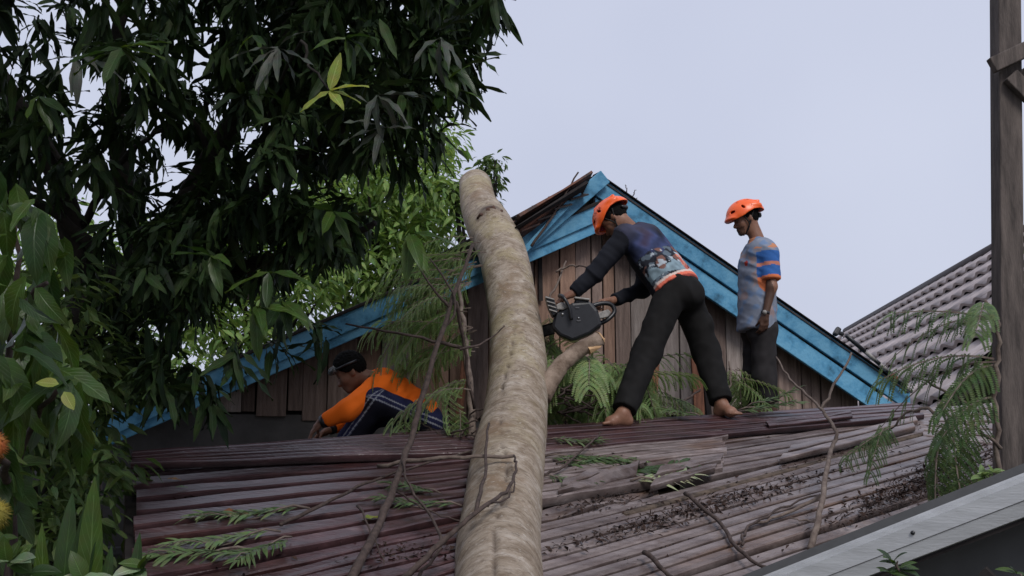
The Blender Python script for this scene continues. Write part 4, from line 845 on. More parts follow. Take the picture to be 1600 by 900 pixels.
# upright strap leaves, bottom left
strap = root('strap_leaf_plant', P(120, 1300, 2.6), 'upright plant with tall blade leaves and pale rosettes along the bottom left', 'plant')
GS = [leaf_geo(.36, .030, .35, d, .03, 8, k) for k, d in enumerate((.05, .15))]; ME_st = [leafme('blade_leaf', v, f, L_shrub, True) for v, f in GS]
for (x, y, d, s_) in ((138, 985, (.0, -.05, 1), .98), (118, 960, (.10, 0, 1), .9), (95, 965, (.02, 0, 1), .8), (208, 985, (-.01, 0, 1), .62), (150, 1000, (.12, 0, 1), .6), (70, 990, (-.1, 0, 1), .7)):
    inst('blade_leaf', rs.choice(ME_st), frame(P(x, y, 2.6), d, (rs.uniform(-.4, .4), -1, .1), s_), strap)
ME_p = [leafme('pale_leaf', *leaf_geo(.09, .022, .25, .4, 0, 5, 0), L_pale, True), leafme('rosette_leaf', *leaf_geo(.09, .024, .25, .4, 0, 5, 0), L_shrub, True)]
for (x, y, n) in ((225, 890, 8), (15, 880, 10), (-5, 840, 5), (45, 900, 5), (130, 905, 5)):
    for _ in range(n): inst('pale_leaf', ME_p[0] if rs.random() < .6 else ME_p[1], frame(P(x + rs.uniform(-6, 6), y + rs.uniform(-6, 6), 2.55), (rs.gauss(0, .7), rs.uniform(-.6, .1), rs.uniform(-.2, .9)), (0, -.6, .7), rs.uniform(.5, .9)), strap)
branch('stem', [P(20, 1250, 2.6), P(18, 1000, 2.6), P(15, 880, 2.56)], .008, .005, M_twig, strap); branch('stem', [P(230, 1250, 2.6), P(228, 1000, 2.6), P(225, 890, 2.56)], .008, .005, M_twig, strap)
# ---- sapling with hanging pinnate leaves, right
sap = root('pinnate_sapling', P(1562, 900, 4.2), 'thin sapling with hanging pinnate leaves in front of the timber post', 'sapling')
L_sap = leafmat('sapling_leaf', (.075, .12, .05), (.13, .19, .075), .55, .3)
FR2 = [frond_mesh('hanging_frond', .45, 8, .165, s, [L_sap, M_twigp], 15, d, 1.5, .008, .021) for s, d in ((11, .35), (12, .6), (13, .15))]
branch('stem', [P(1568, 930, 4.2), P(1562, 740, 4.2), P(1556, 640, 4.2), P(1561, 560, 4.2), P(1556, 505, 4.2), P(1535, 470, 4.2)], .012, .007, M_twigp, sap, 8)
for (x, y, dx, dy, dz, s_) in ((1553, 500, -1, -.2, .20, .95), (1550, 498, -.9, .3, .15, .9), (1558, 560, -1, -.1, .18, 1.05), (1556, 565, -.9, .4, .05, 1.0), (1558, 570, -.8, -.5, -.1, .9), (1540, 480, -.25, -.4, .1, .7), (1560, 620, -.7, -.4, -.05, .85), (1540, 640, -.6, -.2, -.5, .7)):
    inst('frond', rs.choice(FR2), frame(P(x, y, 4.2), (dx, dy, dz), (0, 0, 1), s_), sap)
for st, fr in (([P(1557, 655, 4.2), P(1500, 625, 4.25), P(1436, 590, 4.3)], ()), ([P(1562, 700, 4.2), P(1520, 665, 4.15), P(1480, 650, 4.1)], ((1490, 650, -.6, -.3, -.75, .85), (1500, 655, -.35, -.5, -.85, .9), (1470, 690, -.3, -.3, -.9, .75))), ([P(1480, 648, 4.1), P(1430, 640, 4.2), P(1392, 668, 4.3)], ((1395, 665, -.8, -.3, -.3, .55), (1385, 668, -.6, -.6, -.2, .45)))):
    branch('twig', st, .007, .004, M_twigp, sap, 6)
    for (x, y, dx, dy, dz, s_) in fr: inst('frond', rs.choice(FR2), frame(P(x, y, 4.15), (dx, dy, dz), (0, 0, 1), s_), sap)
# dark bush behind the post
bush = root('dark_bush', P(1640, 900, 5.9), 'dark leafy bush behind the timber post at the right edge', 'bush')
bs = sample([(1560, 500), (1600, 400), (1700, 380), (1700, 740), (1590, 690), (1555, 620)], 40, 5.4, 6.6, rs)
leaf_tree(bush, bs, [leaf_geo(.14, .028, .3, .5, 0, 4)], [leafme('bush_leaf', *leaf_geo(.14, .028, .3, .5, 0, 4), L_backdark, True)], L_backdark, rs, 8, 13, 60)
branch('stem', [P(1640, 950, 5.9), P(1635, 700, 5.9), P(1625, 520, 5.9)], .03, .01, M_limb, bush)
# sprouts, bottom right
def sprout(label, spots, Y, L, n, base, mm=None):
    r = root('sprout', P(*base), label, 'sprout', 'young sprouts at the bottom right'); me = leafme('sprout_leaf', *leaf_geo(L, L * .24, .2, .5, 0, 5, 1), mm or L_shrub, True)
    for (x, y) in spots:
        branch('stem', [P(*base), P((x + base[0]) / 2, (y + base[1]) / 2 - 4, Y), P(x, y, Y)], .004, .002, M_twigp, r, 5, 4)
        for _ in range(n): inst('leaf', me, frame(P(x, y, Y), (rs.gauss(0, .7), rs.uniform(-.6, .2), rs.uniform(-.2, .8)), (0, -.4, .8), rs.uniform(.6, 1.1)), r)
sprout('fresh green sprout rising at the bottom edge below the galvanised verge', [(1395, 880), (1405, 888), (1390, 895)], 2.55, .05, 4, (1402, 980, 2.55))
sprout('bright sprout in the very bottom right corner', [(1588, 896), (1600, 898)], 2.4, .04, 4, (1595, 990, 2.4))
sprout('small weedy sprout growing between sheet and verge at the right', [(1535, 745), (1550, 738), (1548, 752)], 4.0, .06, 5, (1545, 775, 4.0), L_frond)
# single fallen leaves on the sheets
def fallen_leaf(px, py, fn, m, L, dx, dy, label):
    n = LNn if fn is onL else RNn; x = Vector((dx, dy, 0)); x = x - n * x.dot(n); me = leafme('fallen_leaf', *leaf_geo(L, L * .22, .3, .15, .2, 6, px), m, True)
    return tag(inst('fallen_leaf', me, frame(fn(px, py, .065), x, n)), label, 'leaf', 'single leaves fallen on the roof')
fallen_leaf(566, 810, onL, L_yellow, .10, 1, .5, 'yellow leaf lying on the maroon sheets left of the trunk')
fallen_leaf(262, 748, onL, L_dry, .07, 1, .1, 'small orange dry leaf near the upper left corner of the maroon sheets')
fallen_leaf(340, 802, onL, L_dry, .16, 1, .2, 'long brown dry leaf in the middle of the maroon sheets')
fallen_leaf(275, 761, onL, L_pale, .06, 1, .4, 'pale greyish leaf just below the small orange dry leaf')
fallen_leaf(640, 712, onL, L_mango, .13, .5, .9, 'dark green leaf hanging at the bare branch left of the trunk')
fallen_leaf(622, 688, onL, L_frond, .10, 1, -.2, 'light green leaf lying on the crest before the crouching man')
fallen_leaf(1440, 812, onR, L_yellow, .06, 1, .2, 'small yellowish leaf beside the galvanised verge')
# ------------------------------------------------------------------ figures: smooth bodies grown from tapered limbs (distance field -> one continuous surface)
def v3(*a): return np.array(a, float)
def nrm(v): v = np.asarray(v, float); return v / np.linalg.norm(v)
def C(a, b, ra, rb, capa=False, capb=False, sub=False, k=None): return ('c', np.asarray(tuple(a), float), np.asarray(tuple(b), float), ra, rb, capa, capb, sub, k)
def E(c, ax, r, sub=False, k=None): return ('e', np.asarray(tuple(c), float), np.asarray(ax, float), np.asarray(r, float), None, None, None, sub, k)
def field(prims, h, k0, cutters=()):
    lo, hi = np.full(3, 1e9), np.full(3, -1e9)
    for q in prims:
        if q[7]: continue
        if q[0] == 'c': lo = np.minimum(lo, np.minimum(q[1] - q[3], q[2] - q[4])); hi = np.maximum(hi, np.maximum(q[1] + q[3], q[2] + q[4]))
        else: r = q[3].max(); lo = np.minimum(lo, q[1] - r); hi = np.maximum(hi, q[1] + r)
    lo -= 3 * h; hi += 3 * h; n = np.ceil((hi - lo) / h).astype(int) + 1; ax = [lo[i] + h * np.arange(n[i]) for i in range(3)]
    D = np.full(n, .5, np.float32)
    for q in prims:
        k = q[8] or k0
        if q[0] == 'c': a, b = np.minimum(q[1] - q[3], q[2] - q[4]), np.maximum(q[1] + q[3], q[2] + q[4])
        else: r = q[3].max(); a, b = q[1] - r, q[1] + r
        m = k + 3 * h; i0 = np.clip(((a - m - lo) / h).astype(int), 0, n - 1); i1 = np.clip(((b + m - lo) / h).astype(int) + 1, 1, n)
        sl = tuple(slice(i0[j], i1[j]) for j in range(3)); X = ax[0][sl[0]][:, None, None]; Y = ax[1][sl[1]][None, :, None]; Z = ax[2][sl[2]][None, None, :]
        if q[0] == 'c':
            pa, pb = q[1], q[2]; d = pb - pa; L = np.linalg.norm(d) + 1e-9; u = d / L
            x, y, z = X - pa[0], Y - pa[1], Z - pa[2]; al = x * u[0] + y * u[1] + z * u[2]; t = np.clip(al, 0, L)
            f = np.sqrt((x - t * u[0]) ** 2 + (y - t * u[1]) ** 2 + (z - t * u[2]) ** 2) - (q[3] + (q[4] - q[3]) * t / L)
            if q[5]: f = np.maximum(f, -al)
            if q[6]: f = np.maximum(f, al - L)
        else:
            x, y, z = X - q[1][0], Y - q[1][1], Z - q[1][2]; e = q[2]; r = q[3]
            A = (x * e[0][0] + y * e[0][1] + z * e[0][2]) / r[0]; B = (x * e[1][0] + y * e[1][1] + z * e[1][2]) / r[1]; G_ = (x * e[2][0] + y * e[2][1] + z * e[2][2]) / r[2]
            k1 = np.sqrt(A * A + B * B + G_ * G_) + 1e-9; k2 = np.sqrt((A / r[0]) ** 2 + (B / r[1]) ** 2 + (G_ / r[2]) ** 2) + 1e-9; f = k1 * (k1 - 1) / k2
        s = D[sl]
        if q[7]: D[sl] = np.maximum(s, -f)
        else: hh = np.clip(k - np.abs(s - f), 0, None) / k; D[sl] = np.minimum(s, f) - hh * hh * k * .25
    if cutters:
        X, Y, Z = np.meshgrid(*ax, indexing='ij')
        for c in cutters: D = np.maximum(D, c(X, Y, Z))
    return D, lo
def surface(D, lo, h):
    ins = D < 0; n = np.array(D.shape) - 1
    cnt = np.zeros(n, np.int8); cs = [(i, j, k) for i in (0, 1) for j in (0, 1) for k in (0, 1)]
    sh = lambda A, c: A[c[0]:c[0] + n[0], c[1]:c[1] + n[1], c[2]:c[2] + n[2]]
    for c in cs: cnt += sh(ins, c)
    act = (cnt > 0) & (cnt < 8); I = np.argwhere(act); idx = np.full(n, -1, np.int64); idx[act] = np.arange(len(I))
    acc = np.zeros((len(I), 3)); w = np.zeros(len(I)); vals = {c: D[I[:, 0] + c[0], I[:, 1] + c[1], I[:, 2] + c[2]].astype(float) for c in cs}
    for c in cs:
        for a in range(3):
            if c[a]: continue
            c2 = list(c); c2[a] = 1; c2 = tuple(c2); v0, v1 = vals[c], vals[c2]; x = (v0 < 0) != (v1 < 0); t = np.where(x, v0 / np.where(x, v0 - v1, 1), 0)
            p = np.array(c, float)[None].repeat(len(I), 0); p[:, a] += t; acc += p * x[:, None]; w += x
    V = lo + h * (I + acc / w[:, None]); Fs = []
    for a in range(3):
        b, c = (a + 1) % 3, (a + 2) % 3; sl0 = [slice(None)] * 3; sl1 = [slice(None)] * 3; sl0[a] = slice(0, -1); sl1[a] = slice(1, None)
        x0, x1 = ins[tuple(sl0)], ins[tuple(sl1)]; E_ = np.argwhere(x0 != x1); E_ = E_[(E_[:, b] > 0) & (E_[:, c] > 0) & (E_[:, b] < n[b]) & (E_[:, c] < n[c])]
        fl = x0[E_[:, 0], E_[:, 1], E_[:, 2]]; q = []
        for (db, dc) in ((0, 0), (-1, 0), (-1, -1), (0, -1)):
            e = E_.copy(); e[:, b] += db; e[:, c] += dc; q.append(idx[e[:, 0], e[:, 1], e[:, 2]])
        q = np.stack(q, 1); q[~fl] = q[~fl][:, ::-1]; Fs.append(q[(q >= 0).all(1)])
    return V, np.concatenate(Fs)
def grow(name, prims, h, k, m, parent, color=None, folds=None, cutters=(), hide=None):
    D, lo = field(prims, h, k, cutters); V, Fq = surface(D, lo, h)
    for _ in range(2):                                                # relax the grid steps
        A = np.zeros_like(V); W_ = np.zeros(len(V))
        for i in range(4):
            for j in ((i + 1) % 4, (i + 3) % 4): np.add.at(A, Fq[:, i], V[Fq[:, j]]); np.add.at(W_, Fq[:, i], 1)
        V = V * .5 + .5 * A / W_[:, None]
    o = obj(name, V, Fq, m, parent, True)
    if folds:
        N = np.zeros(len(V) * 3); o.data.vertices.foreach_get('normal', N); N = N.reshape(-1, 3); amp, fr, fn = folds; dv = np.zeros(len(V))
        for i, p in enumerate(V):
            q = Vector(fn(p) if fn else p); a_ = mnoise.noise(q * fr) ; b_ = mnoise.noise(q * fr * 2.3 + Vector((9, 3, 1))); dv[i] = amp * ((1 - abs(a_) * 2.6) * .7 + .35 * b_)
        V2 = V + N * dv[:, None]; o.data.vertices.foreach_set('co', (V2 - np.array(ORG[o.name])).astype(np.float32).ravel()); o.data.update()
    cl = color(V) if color else np.ones((len(V), 3))
    a = o.data.attributes.new('print', 'FLOAT_COLOR', 'POINT'); a.data.foreach_set('color', np.concatenate([cl, np.ones((len(V), 1))], 1).astype(np.float32).ravel())
    return o
def axes(Fw, U):
    Fw = nrm(Fw); U = np.asarray(U, float); U = nrm(U - Fw * U.dot(Fw)); Lf = np.cross(U, Fw); return Fw, U, Lf
def head_prims(c, Fw, U, Lf):
    A = (Fw, Lf, U); c = np.asarray(c)
    p = [E(c + U * .035 - Fw * .005, A, (.098, .078, .098), k=.03), E(c - U * .045 + Fw * .03, A, (.068, .060, .068), k=.035), C(c + Fw * .072 - U * .098 - Lf * .015, c + Fw * .072 - U * .098 + Lf * .015, .021, .021, k=.03),
         C(c + Fw * .086 + U * .005, c + Fw * .112 - U * .036, .008, .0135, k=.014), C(c + Fw * .102 - U * .038 + Lf * .012, c + Fw * .102 - U * .038 - Lf * .012, .009, .009, k=.012),
         C(c + Fw * .074 + U * .026 + Lf * .04, c + Fw * .074 + U * .026 - Lf * .04, .018, .018, k=.02), E(c + Fw * .092 - U * .066, A, (.012, .024, .0075), k=.008), E(c + Fw * .089 - U * .077, A, (.013, .020, .008), k=.008)]
    for s in (1, -1):
        p += [E(c + Lf * .079 * s - U * .008 - Fw * .006, (nrm(Fw * .4 + Lf * s), nrm(Fw - Lf * s * .4), U), (.009, .021, .032), k=.010), E(c + Fw * .066 + Lf * .038 * s - U * .025, A, (.022, .022, .022), k=.03),
              E(c + Fw * .098 + Lf * .030 * s + U * .004, A, (.014, .017, .010), True)]
    return p
def hand_prims(w, Fd, N, T, curl=(.5, .7, .5), spread=.1, th=(.55, .65, .35), s=1.0):
    """w wrist, Fd towards the fingers, N out of the palm, T towards the thumb"""
    w = np.asarray(tuple(w), float); Fd, N, T = nrm(Fd), nrm(N), nrm(T); p = [C(w, w + Fd * .04 * s, .024 * s, .026 * s, k=.02)]
    ln = ((.040, .024, .020), (.044, .028, .021), (.041, .026, .020), (.032, .019, .018))
    for i in range(4):
        o = T * (.030 - .0195 * i) * s; kn = w + Fd * (.088 - .004 * abs(i - 1)) * s + o; p.append(C(w + Fd * .02 * s + o * .6, kn, .0135 * s, .0105 * s, k=.012)); a = 0; q = kn
        for j in range(3):
            a += curl[j] * (1 + .06 * i); d = Fd * math.cos(a) + N * math.sin(a) + T * (.5 - i / 3) * spread; d = nrm(d); e = q + d * ln[i][j] * s; p.append(C(q, e, (.0098 - .0008 * j) * s, (.0092 - .0010 * j) * s, k=.004)); q = e
    b = w + Fd * .022 * s + T * .022 * s; d = nrm(Fd * th[0] + T * th[1] + N * th[2]); m = b + d * .042 * s; d2 = nrm(Fd * .8 + N * .7 + T * .05); p += [C(b, m, .0155 * s, .0115 * s, k=.014), C(m, m + d2 * .032 * s, .0110 * s, .0095 * s, k=.005), C(m + d2 * .032 * s, m + nrm(d2 + N * .3) * .058 * s, .0098 * s, .0078 * s, k=.004)]
    return p
def foot_prims(an, Fd, U=(0, 0, 1)):
    an = np.asarray(tuple(an), float); Fd, U, Lf = axes(Fd, U); p = [C(an, an - U * .045 - Fd * .025, .036, .034), C(an - U * .048 - Fd * .03, an - U * .054 + Fd * .10, .030, .026), C(an, an - U * .045 + Fd * .07, .034, .026), C(an - U * .056 + Fd * .085 - Lf * .024, an - U * .056 + Fd * .085 + Lf * .024, .023, .023)]
    for i in range(5): o = Lf * (.034 - .017 * i); q = an - U * .062 + Fd * (.115 - .006 * i) + o; p.append(C(q, q + Fd * (.034 - .003 * i) - U * .004, .0125 - .001 * i, .0105 - .001 * i, k=.006))
    return p
def limbs(sk):
    p = []
    for s in 'LR':
        p += [C(sk['sh' + s], sk['el' + s], .050, .040), C(sk['el' + s], sk['wr' + s], .040, .026), C(sk['hip' + s], sk['kn' + s], .082, .054), C(sk['kn' + s], np.asarray(sk['kn' + s]) * .62 + np.asarray(sk['an' + s]) * .38, .052, .056), C(np.asarray(sk['kn' + s]) * .62 + np.asarray(sk['an' + s]) * .38, sk['an' + s], .056, .034)]
    return p
def torso_prims(hip, neck, Lf, r0=.105, r1=.115, w0=.06, w1=.075):
    top = hip + (neck - hip) * .80; return [C(hip + Lf * w0 * s, top + Lf * w1 * s, r0, r1) for s in (1, -1)] + [C(hip, top, r0, r1)]
def helmet(c, Fw, U, Lf, par, tx=None):
    A = (Fw, Lf, U); o_ = c + U * .034 - Fw * .004
    pr = [E(o_, A, (.160, .130, .134), k=.004), E(o_ + Fw * .135 - U * .006, A, (.040, .092, .016), k=.03)]
    for s in (1, -1): pr += [E(o_ - Fw * .065 + U * .052 + Lf * .083 * s, (nrm(Fw + U * .25), Lf, nrm(U - Fw * .25)), (.062, .034, .030), k=.012), C(o_ - Fw * .11 + U * .080 + Lf * .070 * s, o_ + Fw * .05 + U * .108 + Lf * .055 * s, .012, .014, k=.012)]
    pr += [E(o_ - U * .004, A, (.150, .120, .123), True)]
    for s in (1, -1): pr += [E(o_ + Fw * .040 + U * .060 + Lf * .108 * s, (nrm(Fw - U * .6), Lf, nrm(U + Fw * .6)), (.010, .05, .017), True), E(o_ + Fw * .125 + U * .040 + Lf * .068 * s, A, (.03, .022, .011), True), E(o_ - Fw * .02 + U * .112 + Lf * .06 * s, (nrm(Fw + U * .3), Lf, U), (.022, .014, .03), True)]
    def cut(X, Y, Z):
        x, y, z = X - c[0], Y - c[1], Z - c[2]; f = x * Fw[0] + y * Fw[1] + z * Fw[2]; u = x * U[0] + y * U[1] + z * U[2]
        return (np.interp(f, [-.2, -.15, -.10, -.045, .01, .06, .12, .2], [.030, .036, .052, .056, .040, .020, .010, .010]) - u) * .8
    h = grow('helmet', pr, .0042, .01, M_orange, par, cutters=(cut,))
    # lining, straps
    gl = [E(o_ - U * .006, A, (.140, .107, .110), k=.01), E(o_ - U * .006, A, (.128, .096, .098), True)]
    grow('helmet_lining', gl, .006, .01, M_inner, par, cutters=(lambda X, Y, Z: cut(X, Y, Z) + .006,))
    for s in (1, -1):
        ch = c + Fw * .05 - U * .118; b2 = MB()
        for q in (c + Fw * .045 + U * .03 + Lf * .088 * s, c - Fw * .045 + U * .045 + Lf * .088 * s):
            mid = c + Fw * .015 - U * .055 + Lf * .075 * s; b2.tube(spline([q, mid, ch + Lf * .02 * s], 4), .0055, 6)
        b2.build('chin_strap', M_strap, par, True)
    grow('rear_cradle', [C(c - Fw * .105 + U * .012 + Lf * .05, c - Fw * .118 + U * .005, .013, .016), C(c - Fw * .118 + U * .005, c - Fw * .105 + U * .012 - Lf * .05, .016, .013)], .006, .01, M_black, par)
    return h, o_
def eyes(c, Fw, U, Lf, par):
    for s in (1, -1): grow('eye', [E(c + Fw * .083 + Lf * .031 * s + U * .004, (Fw, Lf, U), (.0115, .0125, .0115))], .004, .01, M_eye, par); grow('eyebrow', [C(c + Fw * .094 + Lf * .016 * s + U * .025, c + Fw * .082 + Lf * .048 * s + U * .024, .0045, .003)], .003, .005, M_hair, par)
def hair(c, Fw, U, Lf, par, lift, thick=.010, name='hair', scale=1):
    A = (Fw, Lf, U)
    def cut(X, Y, Z):
        x, y, z = X - c[0], Y - c[1], Z - c[2]; f = x * Fw[0] + y * Fw[1] + z * Fw[2]; u = x * U[0] + y * U[1] + z * U[2]
        return np.interp(f, [-.15, -.06, -.02, .02, .05, .075, .13], [-.075, -.055, .008, .0, .03, .062, .085]) - u
    return grow(name, [E(c + U * .037 - Fw * .008, A, (.100 + thick, .079 + thick, .099 + thick * lift))], .005, .01, M_hair, par, cutters=(cut,), folds=(.003 * scale, 45, None))
def label_marks(txt, size, o_, Fw, U, Lf, side, f0, u0, rot, par, m):
    cu = bpy.data.curves.new('marks', 'FONT'); cu.body = txt; cu.size = size; cu.extrude = 0; cu.resolution_u = 2; cu.align_x = 'CENTER'; cu.align_y = 'CENTER'
    t = bpy.data.objects.new('marks', cu); COL.objects.link(t); bpy.context.view_layer.update(); dg = bpy.context.evaluated_depsgraph_get(); me = t.evaluated_get(dg).to_mesh()
    V = []; cr_, sr_ = math.cos(rot), math.sin(rot)
    for v in me.vertices:
        x, y = v.co.x * cr_ - v.co.y * sr_, v.co.x * sr_ + v.co.y * cr_; f = f0 + x * (-side); u = u0 + y      # seen from the person's left, forward is to the viewer's left
        q = max(.0, 1 - (f / .160) ** 2 - (u / .134) ** 2); V.append(o_ + Fw * f + U * u + Lf * side * (.130 * math.sqrt(q) + .004))
    Fc = [list(p.vertices) for p in me.polygons]; t.evaluated_get(dg).to_mesh_clear(); bpy.data.objects.remove(t); bpy.data.curves.remove(cu)
    return obj('lettering', V, Fc, m, par, False)
M_mark = mat('dark_red_print', (.16, .015, .012), None, .6)
def seg_near(V, a, b):
    a, b = np.asarray(tuple(a)), np.asarray(tuple(b)); d = b - a; t = np.clip(((V - a) @ d) / d.dot(d), 0, 1); return np.linalg.norm(V - a - t[:, None] * d, axis=1), t
def nz(V, fr, off=0): return np.array([mnoise.noise(Vector((v[0] * fr + off, v[1] * fr, v[2] * fr))) for v in V])
def pv(x, y, Y): return np.array(tuple(P(x, y, Y)))

# ================================================================== the man with the chainsaw
gL = np.array(tuple(onR(974, 664, .085))); gR = np.array(tuple(onR(1128, 649, .085)))
pa = root('person', (gL + gR) / 2, 'man in orange helmet, black printed shirt and black trousers bending over a chainsaw', 'person')
hip = pv(1060, 455, 7.62); neck = pv(991, 364, 7.80); fwd = nrm(v3(-.8, .6, 0)); lf = v3(-.6, -.8, 0); sp = nrm(neck - hip); lf = nrm(lf - sp * lf.dot(sp)); back = np.cross(lf, sp); back = back if back[2] > 0 else -back
sk = dict(hipL=hip + lf * .095, hipR=hip - lf * .095, knL=pv(1010, 552, 7.40), knR=pv(1103, 548, 7.72), anL=gL + v3(.0, 0, .075), anR=gR + v3(.0, 0, .075),
          shL=neck + lf * .185 - sp * .055 - back * .01, shR=neck - lf * .185 - sp * .055 - back * .02, elL=pv(930, 426, 7.58), wrL=pv(894, 459, 7.56), elR=pv(1004, 452, 7.90), wrR=pv(956, 470, 7.74))
hc = pv(961, 343, 7.80); FA, UA, LA_ = axes(v3(-.68, .22, -.69), v3(-.50, .22, .82))
pr = torso_prims(hip, neck, lf) + limbs(sk) + [C(neck, hc - UA * .05 - FA * .03, .060, .055), C(sk['shL'], sk['shR'], .06, .06)] + head_prims(hc, FA, UA, LA_)
pr += hand_prims(sk['wrL'], v3(-.80, .0, -.35), v3(-.25, .5, -.8), v3(.1, .9, .5), (.9, 1.1, .7), th=(.3, .7, .6))
pr += hand_prims(sk['wrR'], v3(-.95, -.1, -.12), v3(-.05, -.3, -.95), v3(-.1, -.9, .3), (.8, 1.1, .7), th=(.7, .4, .3))
pr += foot_prims(sk['anL'], v3(-.95, -.25, 0)) + foot_prims(sk['anR'], v3(.55, -.8, 0))
def skincol(V):
    c = np.ones((len(V), 3)); n_ = nz(V, 14); return c * (1 + .12 * n_[:, None])
grow('body', pr, .0065, .035, M_skin, pa, skincol)
eyes(hc, FA, UA, LA_, pa); hair(hc, FA, UA, LA_, pa, 1.0, .006)
h_, o_ = helmet(hc, FA, UA, LA_, pa)
label_marks('PULAR', .036, o_, FA, UA, LA_, 1, .062, .075, math.radians(-4), pa, M_mark); label_marks('I I', .026, o_, FA, UA, LA_, 1, .105, .048, math.radians(-20), pa, M_mark)
# shirt
top = hip + (neck - hip) * .82; hem = hip + sp * .02
sh = [C(hem + lf * .085 * s - back * .005, top + lf * .085 * s, .140, .125, capa=True, k=.05) for s in (1, -1)] + [C(hem + back * .015, top + back * .03, .138, .125, capa=True, k=.05), C(neck - sp * .10 + lf * .12, sk['shL'], .085, .078, k=.05), C(neck - sp * .10 - lf * .12, sk['shR'], .085, .078, k=.05), C(top, neck + sp * .005, .10, .078, capb=True, k=.04)]
for s in 'LR':
    w = sk['wr' + s]; e = sk['el' + s]; w2 = e + (w - e) * (.93 if s == 'L' else .90); sh += [C(sk['sh' + s], e, .078, .060), C(e, w2, .060, .046, capb=True)]
rp = random.Random(8); CIR = [(rp.uniform(-.17, .02), rp.uniform(.12, .50), rp.uniform(.014, .026)) for _ in range(15)]
def shirtA(V):
    s = (V - hip) @ sp / np.linalg.norm(neck - hip); w = (V - hip) @ lf; b = (V - hip) @ back; n1 = nz(V, 9); n2 = nz(V, 30, 5); n3 = nz(V, 16, 2)
    c = np.tile(v3(.011, .012, .017), (len(V), 1)); ar = np.minimum(seg_near(V, sk['shL'], sk['elL'])[0], seg_near(V, sk['elL'], sk['wrL'])[0]) < .085; ar |= np.minimum(seg_near(V, sk['shR'], sk['elR'])[0], seg_near(V, sk['elR'], sk['wrR'])[0]) < .075
    t = ~ar & (b > -.06); a_ = (np.clip((s - .38) / .12, 0, 1) * np.clip((b + .07) / .08, 0, 1) * np.clip(.75 + 1.6 * n1, 0, 1) * ~ar)[:, None]; c = c * (1 - a_) + a_ * v3(.045, .06, .145) * (1 + .35 * n2[:, None]); a_ = (np.clip((s - .5) / .1, 0, 1) * np.clip(2.5 * n1 - .1, 0, 1) * t)[:, None] * .85; c = c * (1 - a_) + a_ * v3(.05, .034, .055); a_ = (np.clip((s - .72) / .15, 0, 1) * t)[:, None] * .7; c = c * (1 - a_) + a_ * v3(.045, .043, .06)
    pz = t & (s < .52) & (s > .05); g_ = pz & (n3 > .08); c[g_] = v3(.10, .13, .16); g_ = pz & (n2 > .18); c[g_] = v3(.02, .022, .03); g_ = pz & (n3 < -.22); c[g_] = v3(.16, .08, .065); g_ = pz & (n2 < -.32); c[g_] = v3(.36, .40, .44)
    raft = t & (s > .08 + .35 * np.clip(w + .02, 0, 1)) & (s < .27 + .1 * n3) & (w > .03); c[raft] = v3(.19, .26, .30) * (1 + .5 * n2[raft][:, None])
    wat = t & (s > .25 + .2 * n3) & (s < .42) & (w > -.13) & (w < .02); c[wat] = v3(.38, .44, .48)
    for (cw, cs_, r) in CIR:
        d = np.hypot(w - cw, (s - cs_) * .53); m = t & (d < r); c[m] = v3(.62, .20, .14); m = t & (d < r * .6) & (s < cs_); c[m] = v3(.40, .28, .22); m = t & (np.abs(w - cw + .3 * (s - cs_) * .5) < r * .6) & (s < cs_ - .02) & (s > cs_ - .11); c[m] = v3(.40, .11, .085) if cw * 1000 % 2 > .8 else v3(.10, .085, .08)
    hm = t & (s < .10 + .02 * n3); c[hm] = v3(.68, .16, .10); hm = t & (s < .045); c[hm] = v3(.30, .06, .045); hm = t & (s > .085) & (s < .115); c[hm] = v3(.62, .50, .45); col = s > 1.04; c[col & ~ar] = v3(.02, .02, .025)
    return np.clip(c, 0, 1)
grow('shirt', sh, .0075, .035, M_cloth, pa, shirtA, (.010, 1, lambda p: np.array((p[2] * 10 + p[0] * 9, (p[0] - p[2]) * 3, p[1] * 4))))
grow('collar', [C(neck + LA_ * .05 + sp * .012, neck + back * .06 + sp * .02, .014, .014), C(neck - LA_ * .05 + sp * .012, neck + back * .06 + sp * .02, .014, .014)], .006, .02, mat('grey_collar', (.30, .31, .34), None, .8), pa)
# trousers
waist = hip + v3(.0, .0, .04)
def legs(sk, rt, rk, ra, waist, hip, lf, top_r=.125, end=.97, U=(0, 0, 1)):
    U = np.asarray(U, float); p = [C(hip + lf * .07 - U * .01, waist + lf * .055, .118, top_r, capb=True), C(hip - lf * .07 - U * .01, waist - lf * .055, .118, top_r, capb=True)]
    for s in 'LR':
        k, a = sk['kn' + s], sk['an' + s]; p += [C(sk['hip' + s], k, rt, rk), C(k, k + (a - k) * end, rk, ra, capb=True)]
    return p
tp = legs(sk, .113, .096, .080, waist + sp * .03, hip, lf, .128, .95) + [E(sk['hipR'] * .45 + sk['knR'] * .55 + v3(.085, -.02, .0), (v3(1, 0, .1), v3(0, 1, 0), nrm(sk['hipR'] - sk['knR'])), (.035, .06, .075), k=.015), E(hip + v3(.125, -.03, -.05), (v3(1, 0, 0), v3(0, 1, 0), v3(0, 0, 1)), (.03, .05, .035), k=.02), E(hip + back * .04 - sp * .06, (sp, lf, back), (.11, .15, .11), k=.05)]
BLK = v3(.0085, .008, .008)
grow('trousers', tp, .008, .04, M_cloth, pa, lambda V: BLK * (1 + .45 * nz(V, 22)[:, None] + .2), (.0075, 1, lambda p: np.array((p[2] * 6.5 + p[0] * 5, p[0] * 6 - p[2] * 2, p[1] * 6))))

